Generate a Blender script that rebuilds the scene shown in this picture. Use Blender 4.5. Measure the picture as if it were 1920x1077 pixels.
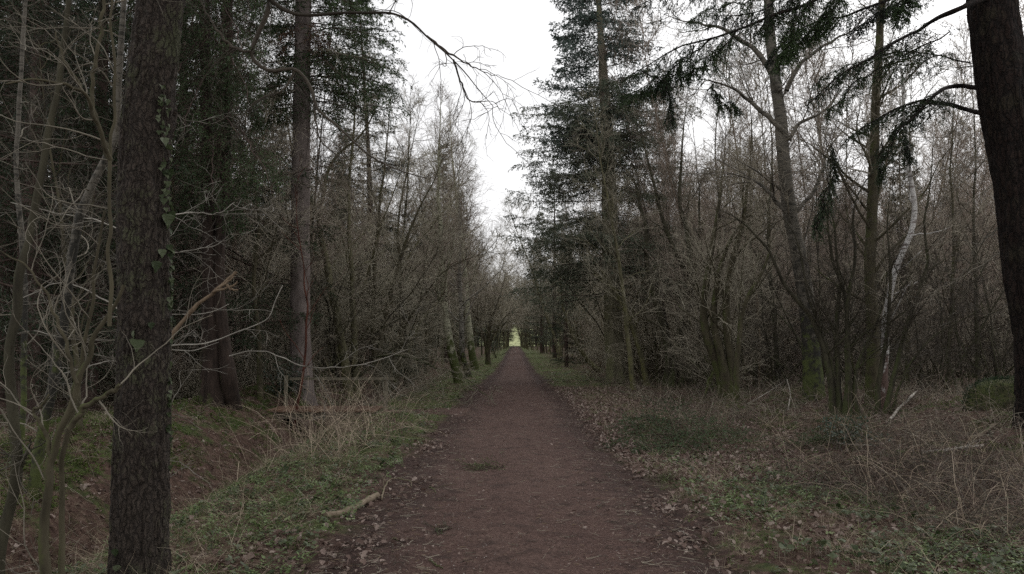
import bpy, math, random
import numpy as np
from mathutils import Vector

random.seed(7)
SC = bpy.context.scene
for o in list(bpy.data.objects): bpy.data.objects.remove(o)

# ------------------------------------------------------------------ camera
FPX = 1507.0; CXP = 960.0; CYP = 538.5; HOR = 640.0; CAMZ = 1.6
PITCH = math.atan((HOR - CYP) / FPX); YAW = math.atan(6 / FPX)
cam_d = bpy.data.cameras.new('camera'); cam = bpy.data.objects.new('camera', cam_d)
SC.collection.objects.link(cam); SC.camera = cam
cam_d.sensor_width = 36; cam_d.lens = 36 * FPX / 1920
cam_d.clip_start = 0.05; cam_d.clip_end = 3000
cam.location = (0, 0, CAMZ); cam.rotation_euler = (math.pi / 2 + PITCH, 0, YAW)

# ------------------------------------------------------------------ world: overcast sky, soft sun
world = bpy.data.worlds.new('World'); SC.world = world; world.use_nodes = True
nt = world.node_tree; nt.nodes.clear()
sky = nt.nodes.new('ShaderNodeTexSky'); sky.sky_type = 'NISHITA'; sky.sun_disc = False
SUN_EL, SUN_ROT = math.radians(38), math.radians(35)
sky.sun_elevation = SUN_EL; sky.sun_rotation = SUN_ROT
sky.air_density = 1.0; sky.dust_density = 4.0
hs = nt.nodes.new('ShaderNodeHueSaturation'); hs.inputs['Saturation'].default_value = 0.12
mx = nt.nodes.new('ShaderNodeMix'); mx.data_type = 'RGBA'; mx.inputs[0].default_value = 0.78
bg = nt.nodes.new('ShaderNodeBackground'); bg.inputs['Strength'].default_value = 0.12
wo = nt.nodes.new('ShaderNodeOutputWorld')
nt.links.new(sky.outputs[0], hs.inputs['Color']); nt.links.new(hs.outputs[0], mx.inputs[6])
mx.inputs[7].default_value = (8.1, 8.1, 8.2, 1)            # the cloud deck
nt.links.new(mx.outputs[2], bg.inputs['Color']); nt.links.new(bg.outputs[0], wo.inputs[0])
sd = bpy.data.lights.new('sun', 'SUN'); sd.energy = 0.5; sd.angle = math.radians(25); sd.color = (1, 0.97, 0.93)
so = bpy.data.objects.new('sun', sd); SC.collection.objects.link(so)
so.rotation_euler = (math.pi / 2 - SUN_EL, 0, math.pi - SUN_ROT)
SC.view_settings.view_transform = 'Standard'; SC.view_settings.look = 'None'
SC.view_settings.exposure = 0.2; SC.view_settings.gamma = 1.0; SC.view_settings.use_curve_mapping = False
SC.cycles.max_bounces = 5; SC.cycles.diffuse_bounces = 3; SC.cycles.glossy_bounces = 1; SC.cycles.transmission_bounces = 1
SC.cycles.caustics_reflective = False; SC.cycles.caustics_refractive = False
SC.cycles.use_denoising = False

# ------------------------------------------------------------------ numpy helpers
def RNG(s): return np.random.default_rng(s)
def norm(v): return v / np.maximum(np.linalg.norm(v, axis=-1, keepdims=True), 1e-9)
def _h(*a):
    n = np.zeros_like(a[0], dtype=np.uint32)
    for k, c in zip(a, (374761393, 668265263, 2147483647 - 19)):
        n = n + (k.astype(np.int64) & 0xffffffff).astype(np.uint32) * np.uint32(c)
    n = (n ^ (n >> np.uint32(13))) * np.uint32(1274126177)
    n = n ^ (n >> np.uint32(16))
    return n.astype(np.float64) / 4294967295.0
def vn2(x, y):
    x = np.asarray(x, float); y = np.asarray(y, float)
    xi = np.floor(x); yi = np.floor(y); fx = x - xi; fy = y - yi
    fx = fx * fx * (3 - 2 * fx); fy = fy * fy * (3 - 2 * fy)
    a = _h(xi, yi); b = _h(xi + 1, yi); c = _h(xi, yi + 1); d = _h(xi + 1, yi + 1)
    return (a * (1 - fx) + b * fx) * (1 - fy) + (c * (1 - fx) + d * fx) * fy
def fbm2(x, y, o=3):
    s = 0; a = 0.5
    for k in range(o): s = s + a * vn2(x * 2**k + 17 * k, y * 2**k + 31 * k); a *= 0.5
    return s / (1 - 0.5**o)
def vn3(x, y, z):
    xi = np.floor(x); yi = np.floor(y); zi = np.floor(z); fx = x - xi; fy = y - yi; fz = z - zi
    fx = fx * fx * (3 - 2 * fx); fy = fy * fy * (3 - 2 * fy); fz = fz * fz * (3 - 2 * fz)
    r = 0
    for i in (0, 1):
        for j in (0, 1):
            for k in (0, 1):
                r = r + _h(xi + i, yi + j, zi + k) * (fx if i else 1 - fx) * (fy if j else 1 - fy) * (fz if k else 1 - fz)
    return r
def sstep(a, b, x):
    t = np.clip((np.asarray(x, float) - a) / (b - a), 0, 1); return t * t * (3 - 2 * t)

def path_c(y): return 0.16 * np.exp(-np.asarray(y, float) / 8.0)
def path_w(y):
    y = np.asarray(y, float)
    return 1.24 - 0.34 * sstep(18, 45, y) + 0.12 * sstep(60, 120, y)
def gz(x, y):
    x = np.asarray(x, float); y = np.asarray(y, float)
    u = np.abs(x - path_c(y)) / path_w(y)
    off = sstep(1.0, 1.8, u)
    z = 0.05 * (fbm2(x * 0.5, y * 0.5) - 0.5) * off * 2
    side = np.exp(-((y - 18.3) / 0.75) ** 2) * (x < 0)       # little side path at the bridge
    xc = -4.25 + 0.25 * np.sin(y / 4.0)
    dd = 0.62 * (0.35 + 0.65 * np.exp(-np.maximum(y - 26, 0) / 14.0))
    z = z - dd * np.exp(-((x - xc) / 0.62) ** 2)
    bank = 0.42 * np.exp(-((x + 6.2) / 1.15) ** 2) * (1 - 0.75 * sstep(30, 60, y))
    z = z + bank * (1 - side) + 0.1 * sstep(-5, -8, x)
    hum = (fbm2(x * 0.9 + 5, y * 0.9 + 9) - 0.5) * 0.30 * sstep(-4.6, -6, x) * (1 - side)
    z = z + hum
    rb = 0.45 * np.exp(-((x - 8.6) / 2.0) ** 2) * np.exp(-((y - 15.5) / 6.5) ** 2)
    mound = 0.30 * np.exp(-((x - 7.6) ** 2 + (y - 20.5) ** 2) / 2.2)
    z = z + rb + mound + (fbm2(x * 0.7 + 50, y * 0.7) - 0.5) * 0.24 * sstep(3.2, 5.0, x)
    z = z - 0.10 * np.exp(-((x - 3.6 - 0.03 * y) / 1.0) ** 2) * sstep(6, 12, y)
    z = z + 10 * sstep(255, 400, y)
    return z

def ray(px, py):
    v = np.array([(px - CXP) / FPX, 1.0, -(py - CYP) / FPX])
    c, s = math.cos(PITCH), math.sin(PITCH)
    v = np.array([v[0], c * v[1] - s * v[2], s * v[1] + c * v[2]])
    c, s = math.cos(YAW), math.sin(YAW)
    return np.array([c * v[0] - s * v[1], s * v[0] + c * v[1], v[2]])
def P(px, py, d):
    r = ray(px, py); return np.array([0, 0, CAMZ]) + r * (d / r[1])
def G(px, py):
    r = ray(px, py); d = 2.0
    prev = d
    while d < 400:
        p = r * (d / r[1])
        if CAMZ + p[2] < float(gz(p[0], p[1])): break
        prev = d; d *= 1.01
    p = r * (0.5 * (d + prev) / r[1]); return np.array([p[0], p[1], float(gz(p[0], p[1]))])

# ------------------------------------------------------------------ geometry builders
class Geo:
    def __init__(s): s.V = []; s.F = []; s.M = []; s.n = 0; s.S = []
    def add(s, V, F, m=0, smooth=True):
        if len(V) == 0: return s
        s.V.append(V.reshape(-1, 3)); s.F.append(F + s.n); s.M.append(np.full(len(F), m)); s.S.append(np.full(len(F), smooth)); s.n += len(s.V[-1]); return s
    def mesh(s, name, mats, off=None):
        me = bpy.data.meshes.new(name)
        V = np.concatenate(s.V)
        if off is not None: V = V - np.asarray(off)
        me.vertices.add(len(V)); me.vertices.foreach_set('co', V.astype(np.float32).ravel())
        nl = sum(f.size for f in s.F); nf = sum(len(f) for f in s.F)
        me.loops.add(nl); me.polygons.add(nf)
        me.loops.foreach_set('vertex_index', np.concatenate([f.ravel() for f in s.F]).astype(np.int32))
        cnt = np.concatenate([np.full(len(f), f.shape[1]) for f in s.F])
        st = np.concatenate([[0], np.cumsum(cnt)[:-1]])
        me.polygons.foreach_set('loop_start', st.astype(np.int32))
        me.polygons.foreach_set('material_index', np.concatenate(s.M).astype(np.int32))
        me.polygons.foreach_set('use_smooth', np.concatenate(s.S).astype(bool))
        for m in (mats if isinstance(mats, (list, tuple)) else [mats]): me.materials.append(m)
        me.update(calc_edges=True); me.validate()
        return me

def frames(pts):
    t = norm(np.gradient(pts, axis=1))
    ref = np.where(np.abs(t[:, :1, 2:3]) > 0.8, np.array([1.0, 0, 0]), np.array([0, 0, 1.0]))
    u = norm(np.cross(t, np.broadcast_to(ref, t.shape))); v = np.cross(t, u)
    return t, u, v
def tubes(pts, rad, S=3, shape=None):
    N, K, _ = pts.shape
    t, u, v = frames(pts)
    a = np.arange(S) * 2 * np.pi / S
    rr = rad[:, :, None, None]
    if shape is not None: rr = rr * shape[..., None]
    V = pts[:, :, None, :] + rr * (np.cos(a)[None, None, :, None] * u[:, :, None, :] + np.sin(a)[None, None, :, None] * v[:, :, None, :])
    i = np.arange(N)[:, None, None] * K * S; k = np.arange(K - 1)[None, :, None] * S; s = np.arange(S)[None, None, :]; s2 = (s + 1) % S
    F = np.stack([i + k + s, i + k + s2, i + k + S + s2, i + k + S + s], -1).reshape(-1, 4)
    return V.reshape(-1, 3), F
def resample(pts, n, jit=0, rng=None):
    pts = np.asarray(pts, float); m = len(pts)
    if m == 2: q = pts[0] + (pts[1] - pts[0]) * np.linspace(0, 1, n)[:, None]
    else:
        e = np.vstack([2 * pts[0] - pts[1], pts, 2 * pts[-1] - pts[-2]])
        L = np.concatenate([[0], np.cumsum(np.linalg.norm(np.diff(pts, axis=0), axis=1))]); s = np.linspace(0, L[-1], n)
        k = np.clip(np.searchsorted(L, s, 'right') - 1, 0, m - 2); t = ((s - L[k]) / (L[k + 1] - L[k]))[:, None]
        a, b, c, d = e[k], e[k + 1], e[k + 2], e[k + 3]
        q = 0.5 * (2 * b + (c - a) * t + (2 * a - 5 * b + 4 * c - d) * t**2 + (3 * b - a - 3 * c + d) * t**3)
    if jit: q[1:-1] += rng.normal(0, jit, (n - 2, 3))
    return q
def grow(p0, d0, L, K, wander, trop, rng, tdir=(0, 0, 1)):
    N = len(p0); pts = np.empty((N, K, 3)); pts[:, 0] = p0; d = norm(d0); L = np.broadcast_to(L, (N,)); tdir = np.asarray(tdir, float)
    for k in range(1, K):
        d = norm(d + rng.normal(0, wander, (N, 3)) + trop * tdir)
        pts[:, k] = pts[:, k - 1] + d * (L / (K - 1))[:, None]
    return pts
def taper(r0, r1, N, K, p=1.0):
    t = np.linspace(0, 1, K)[None, :]**p
    return np.broadcast_to(r0, (N,))[:, None] * (1 - t) + np.broadcast_to(r1, (N,))[:, None] * t
def kids(pts, rad, n, t0, t1, ang, av, rng):
    N, K, _ = pts.shape
    par = np.repeat(np.arange(N), n); j = np.tile(np.arange(n), N)
    t = t0 + (t1 - t0) * (j + rng.random(N * n)) / n
    x = t * (K - 1); k = np.minimum(x.astype(int), K - 2); f = (x - k)[:, None]
    a = pts[par, k]; b = pts[par, k + 1]
    p = a * (1 - f) + b * f; tan = norm(b - a); r = rad[par, k] * (1 - f[:, 0]) + rad[par, k + 1] * f[:, 0]
    w = norm(np.cross(tan, rng.normal(0, 1, tan.shape))); an = np.radians(ang + rng.normal(0, av, N * n))[:, None]
    return p, np.cos(an) * tan + np.sin(an) * w, par, t, r
def cards(p, d, L, W, rng, flat=None):
    """rhombic leaf / needle-cluster faces from p along d"""
    N = len(p); d = norm(d)
    w = np.cross(d, rng.normal(0, 1, (N, 3)) if flat is None else flat); w = norm(w)
    L = np.broadcast_to(L, (N,))[:, None]; W = np.broadcast_to(W, (N,))[:, None]
    V = np.stack([p, p + d * L * 0.45 + w * W * 0.5, p + d * L, p + d * L * 0.45 - w * W * 0.5], 1)
    return V.reshape(-1, 3), (np.arange(N)[:, None] * 4 + np.arange(4)[None])

# ------------------------------------------------------------------ materials
def new_mat(name, rough=0.9, spec=0.25):
    m = bpy.data.materials.new(name); m.use_nodes = True
    b = m.node_tree.nodes['Principled BSDF']; b.inputs['Roughness'].default_value = rough; b.inputs['Specular IOR Level'].default_value = spec
    return m, m.node_tree, b
def nd(t, typ, **kw):
    n = t.nodes.new(typ)
    for k, v in kw.items():
        if hasattr(n, k): setattr(n, k, v)
        else: n.inputs[k].default_value = v
    return n
def noise(t, scale, co=None, detail=4, rough=0.6, stretch=None, dist=0):
    n = nd(t, 'ShaderNodeTexNoise'); n.inputs['Scale'].default_value = scale; n.inputs['Detail'].default_value = detail
    n.inputs['Roughness'].default_value = rough; n.inputs['Distortion'].default_value = dist
    if co is not None:
        if stretch:
            mp = nd(t, 'ShaderNodeMapping'); mp.inputs['Scale'].default_value = stretch; t.links.new(co, mp.inputs[0]); co = mp.outputs[0]
        t.links.new(co, n.inputs['Vector'])
    return n.outputs['Fac']
def ramp(t, fac, stops):
    r = nd(t, 'ShaderNodeValToRGB'); e = r.color_ramp.elements
    while len(e) > 1: e.remove(e[-1])
    e[0].position = stops[0][0]; e[0].color = (*stops[0][1], 1)
    for p, c in stops[1:]:
        q = e.new(p); q.color = (*c, 1)
    t.links.new(fac, r.inputs[0]); return r.outputs[0]
def mixc(t, fac, a, b):
    m = nd(t, 'ShaderNodeMix', data_type='RGBA')
    if isinstance(fac, float): m.inputs[0].default_value = fac
    else: t.links.new(fac, m.inputs[0])
    for s, v in ((6, a), (7, b)):
        if isinstance(v, tuple): m.inputs[s].default_value = (*v, 1)
        else: t.links.new(v, m.inputs[s])
    return m.outputs[2]
def math_(t, op, a, b=None, c=None):
    m = nd(t, 'ShaderNodeMath', operation=op)
    for i, v in enumerate((a, b, c)):
        if v is None: continue
        if isinstance(v, (int, float)): m.inputs[i].default_value = v
        else: t.links.new(v, m.inputs[i])
    return m.outputs[0]
def bump(t, b, h, strength, dist):
    n = nd(t, 'ShaderNodeBump'); n.inputs['Strength'].default_value = strength; n.inputs['Distance'].default_value = dist
    t.links.new(h, n.inputs['Height']); t.links.new(n.outputs[0], b.inputs['Normal'])
def obj_co(t): return nd(t, 'ShaderNodeTexCoord').outputs['Object']
def obj_rand(t): return nd(t, 'ShaderNodeObjectInfo').outputs['Random']

def bark_mat(name, dark, light, moss=0.0, mosscol=(0.07, 0.085, 0.03), scale=6.0, lich=0.0, lichcol=(0.3, 0.31, 0.27), bumpd=0.01):
    m, t, b = new_mat(name)
    co = obj_co(t)
    n1 = noise(t, scale, co, 5, 0.65, (1, 1, 0.22)); n2 = noise(t, scale * 0.35, co, 3)
    c = ramp(t, n1, [(0.32, dark), (0.66, light)])
    c = mixc(t, math_(t, 'MULTIPLY', n2, 0.45), c, tuple(x * 0.6 for x in dark))
    if moss > 0:
        g = nd(t, 'ShaderNodeNewGeometry'); sp = nd(t, 'ShaderNodeSeparateXYZ'); t.links.new(g.outputs['Normal'], sp.inputs[0])
        so_ = nd(t, 'ShaderNodeSeparateXYZ'); t.links.new(co, so_.inputs[0])
        f = math_(t, 'MULTIPLY_ADD', sp.outputs[0], -0.12, noise(t, 2.2, co, 5, 0.7))
        f = math_(t, 'MULTIPLY_ADD', sp.outputs[2], 0.10, f)
        low = nd(t, 'ShaderNodeMapRange'); t.links.new(so_.outputs[2], low.inputs[0])
        low.inputs[1].default_value = 0; low.inputs[2].default_value = 1.6; low.inputs[3].default_value = 0.16; low.inputs[4].default_value = 0
        f = math_(t, 'ADD', f, low.outputs[0])
        mr = nd(t, 'ShaderNodeMapRange'); t.links.new(f, mr.inputs[0]); mr.inputs[1].default_value = 0.72 - 0.35 * moss; mr.inputs[2].default_value = 0.86 - 0.3 * moss
        c = mixc(t, mr.outputs[0], c, mosscol)
    if lich > 0:
        n3 = noise(t, 14, co, 3, 0.7)
        mr = nd(t, 'ShaderNodeMapRange'); t.links.new(n3, mr.inputs[0]); mr.inputs[1].default_value = 0.68 - 0.2 * lich; mr.inputs[2].default_value = 0.74 - 0.15 * lich
        c = mixc(t, mr.outputs[0], c, lichcol)
    t.links.new(c, b.inputs['Base Color'])
    bump(t, b, n1, 0.6, bumpd)
    return m
def twig_mat(name, c1, c2, rough=0.75):
    m, t, b = new_mat(name, rough, 0.3)
    n = noise(t, 3.0, obj_co(t), 3, 0.6); r = obj_rand(t)
    f = math_(t, 'MULTIPLY_ADD', r, 0.35, math_(t, 'SUBTRACT', n, 0.17))
    t.links.new(ramp(t, f, [(0.3, c1), (0.72, c2)]), b.inputs['Base Color'])
    return m
def leaf_mat(name, c1, c2, rough=0.6, sc=1.3, spec=0.3, byrand=False, c3=None):
    m, t, b = new_mat(name, rough, spec)
    n = noise(t, sc, obj_co(t), 4, 0.6); r = obj_rand(t)
    if byrand:
        st = [(0.0, c1), (0.6, c2)] + ([(1.0, c3)] if c3 else [])
        c = ramp(t, r, st)
    else: c = ramp(t, math_(t, 'MULTIPLY_ADD', r, 0.2, math_(t, 'SUBTRACT', n, 0.1)), [(0.3, c1), (0.7, c2)])
    t.links.new(c, b.inputs['Base Color'])
    tr = nd(t, 'ShaderNodeBsdfTranslucent'); t.links.new(c, tr.inputs[0])
    mi = nd(t, 'ShaderNodeMixShader'); mi.inputs[0].default_value = 0.25
    out = t.nodes['Material Output']; t.links.new(b.outputs[0], mi.inputs[1]); t.links.new(tr.outputs[0], mi.inputs[2]); t.links.new(mi.outputs[0], out.inputs[0])
    return m

def plated_bark(name, crack, face, face2, moss, sc=24, bd=0.012):
    m, t, b = new_mat(name, 0.9, 0.3); co = obj_co(t)
    wv = nd(t, 'ShaderNodeTexNoise'); wv.inputs['Scale'].default_value = 9; wv.inputs['Detail'].default_value = 5; t.links.new(co, wv.inputs['Vector'])
    mp = nd(t, 'ShaderNodeMapping'); mp.inputs['Scale'].default_value = (1, 1, 0.24)
    ad = nd(t, 'ShaderNodeMix', data_type='VECTOR'); ad.inputs[0].default_value = 0.10
    t.links.new(co, ad.inputs[4]); t.links.new(wv.outputs['Color'], ad.inputs[5]); t.links.new(ad.outputs[1], mp.inputs[0])
    hs_ = []
    for k, (q, w) in enumerate(((sc, 1.0), (sc * 2.3, 0.5))):
        v = nd(t, 'ShaderNodeTexVoronoi', feature='DISTANCE_TO_EDGE'); v.inputs['Scale'].default_value = q; t.links.new(mp.outputs[0], v.inputs['Vector'])
        mr = nd(t, 'ShaderNodeMapRange'); mr.inputs[1].default_value = 0.0; mr.inputs[2].default_value = 0.16; t.links.new(v.outputs['Distance'], mr.inputs[0]); hs_.append(mr.outputs[0])
    fine = noise(t, 70, co, 5, 0.75); big = noise(t, 3, co, 5, 0.65, (1, 1, 0.4))
    c = mixc(t, big, face, face2); c = mixc(t, math_(t, 'MULTIPLY', fine, 0.55), c, crack)
    c = mixc(t, hs_[0], crack, c); c = mixc(t, math_(t, 'MULTIPLY_ADD', hs_[1], 0.5, 0.5), crack, c)
    mo = ramp(t, math_(t, 'MULTIPLY_ADD', hs_[0], 0.12, noise(t, 2.4, co, 6, 0.7)), [(0.62, (0, 0, 0)), (0.74, (moss,) * 3)])
    c = mixc(t, mo, c, (0.085, 0.092, 0.05))
    li = ramp(t, noise(t, 26, co, 4, 0.7), [(0.66, (0, 0, 0)), (0.70, (0.6, 0.6, 0.6))]); c = mixc(t, li, c, (0.15, 0.15, 0.125))
    t.links.new(c, b.inputs['Base Color'])
    h = math_(t, 'ADD', math_(t, 'MULTIPLY_ADD', hs_[1], 0.45, hs_[0]), math_(t, 'MULTIPLY', fine, 0.6)); bump(t, b, h, 1.0, bd)
    return m
M = {}
M['bark_ivy_tree'] = plated_bark('plated_brown_bark', (0.026, 0.020, 0.016), (0.110, 0.086, 0.069), (0.062, 0.049, 0.039), 0.8, 36, 0.010)
M['bark_red'] = plated_bark('dark_red_brown_bark', (0.006, 0.004, 0.003), (0.045, 0.026, 0.020), (0.026, 0.016, 0.013), 0.15, 15, 0.02)
M['bark_dark'] = bark_mat('dark_brown_bark', (0.022, 0.016, 0.013), (0.07, 0.048, 0.038), 0.1, scale=10, bumpd=.02)
M['bark_conifer'] = bark_mat('pinkish_conifer_bark', (0.11, 0.088, 0.080), (0.27, 0.225, 0.205), 0.05, scale=7, lich=0.2, lichcol=(0.24, 0.22, 0.2))
M['bark_olive'] = bark_mat('olive_algae_bark', (0.070, 0.064, 0.038), (0.21, 0.195, 0.115), 0.50, (0.155, 0.150, 0.065), 9)
M['bark_mossy'] = bark_mat('mossy_bark', (0.045, 0.038, 0.024), (0.12, 0.105, 0.065), 0.42, (0.075, 0.085, 0.03), 9)
M['bark_darkstem'] = bark_mat('dark_stem_bark', (0.030, 0.026, 0.018), (0.085, 0.078, 0.050), 0.38, (0.06, 0.068, 0.028), 10)
M['bark_spruce'] = bark_mat('spruce_bark', (0.05, 0.035, 0.028), (0.13, 0.09, 0.075), 0.15, scale=9)
M['bark_yellow'] = bark_mat('yellow_green_bark', (0.12, 0.108, 0.075), (0.30, 0.275, 0.19), 0.40, (0.20, 0.20, 0.11), 8)
M['bark_redstem'] = bark_mat('red_brown_stem_bark', (0.06, 0.022, 0.016), (0.15, 0.06, 0.04), 0.0, scale=12)
M['bark_tan'] = bark_mat('bare_tan_wood', (0.13, 0.09, 0.06), (0.28, 0.21, 0.14), 0.0, scale=14)
def birch_mat(name, base, darkc, moss, base_h=1.6):
    m, t, b = new_mat(name, 0.75)
    co = obj_co(t)
    band = noise(t, 3.2, co, 5, 0.7, (1, 1, 7)); pl = noise(t, 7, co, 4, 0.7, (1, 1, 0.5))
    c = mixc(t, ramp(t, band, [(0.50, (0, 0, 0)), (0.60, (1, 1, 1))]), base, darkc)
    c = mixc(t, math_(t, 'MULTIPLY', noise(t, 1.4, co, 3), 0.5), c, tuple(x * 0.55 for x in base))
    sp = nd(t, 'ShaderNodeSeparateXYZ'); t.links.new(co, sp.inputs[0])
    mr = nd(t, 'ShaderNodeMapRange'); t.links.new(sp.outputs[2], mr.inputs[0]); mr.inputs[1].default_value = 0; mr.inputs[2].default_value = base_h * 1.6
    mr.inputs[3].default_value = 0.28; mr.inputs[4].default_value = -0.12
    f = ramp(t, math_(t, 'ADD', pl, mr.outputs[0]), [(0.50, (0, 0, 0)), (0.60, (1, 1, 1))])
    c = mixc(t, f, c, darkc)
    mm = nd(t, 'ShaderNodeMapRange'); t.links.new(sp.outputs[2], mm.inputs[0]); mm.inputs[1].default_value = 0.2; mm.inputs[2].default_value = 2.4
    mm.inputs[3].default_value = 0.3 * moss; mm.inputs[4].default_value = -0.25 + 0.2 * moss
    f = ramp(t, math_(t, 'ADD', noise(t, 4, co, 4, 0.7), mm.outputs[0]), [(0.5, (0, 0, 0)), (0.62, (1, 1, 1))])
    c = mixc(t, f, c, (0.075, 0.09, 0.028))
    t.links.new(c, b.inputs['Base Color']); bump(t, b, pl, 0.7, 0.02)
    return m
M['birch'] = birch_mat('birch_bark', (0.30, 0.28, 0.24), (0.045, 0.04, 0.032), 0.3)
M['birch_white'] = birch_mat('white_birch_bark', (0.72, 0.70, 0.67), (0.13, 0.085, 0.07), -0.4, 1.1)
M['birch_mossy'] = birch_mat('mossy_birch_bark', (0.44, 0.43, 0.31), (0.055, 0.055, 0.036), 0.75, 1.2)
M['birch_dark'] = birch_mat('dark_birch_bark', (0.15, 0.135, 0.11), (0.028, 0.026, 0.021), 0.45, 2.6)
M['twig_brown'] = twig_mat('grey_brown_twigs', (0.19, 0.165, 0.125), (0.43, 0.385, 0.30))
M['twig_purple'] = twig_mat('birch_twigs', (0.21, 0.168, 0.135), (0.42, 0.345, 0.285))
M['twig_olive'] = twig_mat('olive_twigs', (0.19, 0.170, 0.125), (0.48, 0.44, 0.34))
M['twig_pale'] = twig_mat('lichened_skylit_twigs', (0.10, 0.088, 0.070), (0.46, 0.43, 0.375), 0.6)  # pale tone is lichen plus open-sky light put into the bark colour
M['twig_mid'] = twig_mat('weathered_twigs', (0.04, 0.035, 0.026), (0.22, 0.195, 0.15), 0.7)
M['twig_dark'] = twig_mat('dark_twigs', (0.035, 0.028, 0.02), (0.085, 0.07, 0.052))
M['dead_needle'] = leaf_mat('dead_brown_needles', (0.13, 0.075, 0.045), (0.24, 0.15, 0.10), 0.8)
M['spruce'] = leaf_mat('spruce_needles', (0.018, 0.034, 0.016), (0.045, 0.072, 0.030), 0.55)
M['spruce_green'] = leaf_mat('fresh_spruce_needles', (0.03, 0.055, 0.022), (0.07, 0.115, 0.042), 0.55)
M['spruce_blue'] = leaf_mat('blue_green_needles', (0.042, 0.068, 0.056), (0.115, 0.155, 0.132), 0.5)
M['spruce_dark'] = leaf_mat('dark_needles', (0.014, 0.026, 0.015), (0.032, 0.050, 0.028), 0.55)
M['fir_grey'] = leaf_mat('grey_green_needles', (0.080, 0.100, 0.066), (0.175, 0.20, 0.138), 0.55)
M['ivy'] = leaf_mat('ivy_leaf', (0.030, 0.045, 0.018), (0.080, 0.100, 0.048), 0.45, 2, 0.2, True, (0.14, 0.16, 0.10))
M['holly'] = leaf_mat('holly_leaf', (0.03, 0.05, 0.035), (0.08, 0.11, 0.08), 0.3, 2, 0.5)
M['herb'] = leaf_mat('verge_green_leaves', (0.055, 0.088, 0.028), (0.125, 0.18, 0.060), 0.5, 2, 0.3, True, (0.23, 0.28, 0.13))
M['litter'] = leaf_mat('fallen_leaves', (0.085, 0.053, 0.042), (0.22, 0.155, 0.130), 0.75, 2, 0.2, True, (0.42, 0.345, 0.30))
M['straw'] = leaf_mat('dead_grass_blades', (0.12, 0.092, 0.062), (0.29, 0.232, 0.16), 0.7, 2, 0.2, True, (0.5, 0.43, 0.32))
M['grass'] = leaf_mat('green_grass_blades', (0.06, 0.10, 0.026), (0.13, 0.19, 0.055), 0.6, 2, 0.2, True, (0.21, 0.27, 0.10))
M['brash'] = leaf_mat('fallen_spruce_needles', (0.035, 0.060, 0.026), (0.085, 0.13, 0.060), 0.55)
M['sprig'] = leaf_mat('pale_green_sprig', (0.10, 0.13, 0.055), (0.21, 0.25, 0.12))
M['bramble'] = twig_mat('dry_bramble_stems', (0.070, 0.047, 0.037), (0.215, 0.158, 0.128))
M['strawstem'] = twig_mat('bleached_stems', (0.26, 0.20, 0.14), (0.52, 0.43, 0.32))
M['moss'] = leaf_mat('moss', (0.055, 0.085, 0.018), (0.13, 0.175, 0.04), 0.9, 4)
M['grit'] = leaf_mat('grit', (0.10, 0.075, 0.065), (0.26, 0.21, 0.19), 0.8, 2, 0.2, True, (0.5, 0.46, 0.42))

def ground_mat():
    m, t, b = new_mat('woodland_floor', 0.95, 0.15)
    g = nd(t, 'ShaderNodeNewGeometry'); co = g.outputs['Position']
    n1 = noise(t, 0.55, co, 6, 0.65); n2 = noise(t, 9, co, 5, 0.7); n3 = noise(t, 1.6, co, 5, 0.7)
    litter = ramp(t, n2, [(0.30, (0.035, 0.022, 0.017)), (0.5, (0.085, 0.052, 0.040)), (0.68, (0.17, 0.115, 0.09))])
    green = ramp(t, n2, [(0.3, (0.03, 0.04, 0.014)), (0.7, (0.085, 0.105, 0.035))])
    c = mixc(t, ramp(t, n3, [(0.50, (0, 0, 0)), (0.60, (1, 1, 1))]), litter, green)
    at = nd(t, 'ShaderNodeAttribute', attribute_name='zone')
    sx = nd(t, 'ShaderNodeSeparateColor'); t.links.new(at.outputs['Color'], sx.inputs[0])
    grs = ramp(t, n2, [(0.3, (0.045, 0.06, 0.02)), (0.55, (0.09, 0.12, 0.038)), (0.75, (0.20, 0.19, 0.10))])
    mr = math_(t, 'MULTIPLY', sx.outputs[1], ramp(t, n3, [(0.36, (0, 0, 0)), (0.52, (1, 1, 1))]))
    c = mixc(t, mr, c, grs)
    soil = ramp(t, n2, [(0.3, (0.030, 0.019, 0.016)), (0.7, (0.085, 0.053, 0.045))])
    c = mixc(t, sx.outputs[0], c, soil)
    fld = ramp(t, n1, [(0.3, (0.30, 0.33, 0.15)), (0.7, (0.43, 0.44, 0.24))])
    c = mixc(t, sx.outputs[2], c, fld)
    t.links.new(c, b.inputs['Base Color']); bump(t, b, noise(t, 28, co, 5, 0.75), 0.9, 0.03)
    return m
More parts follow.
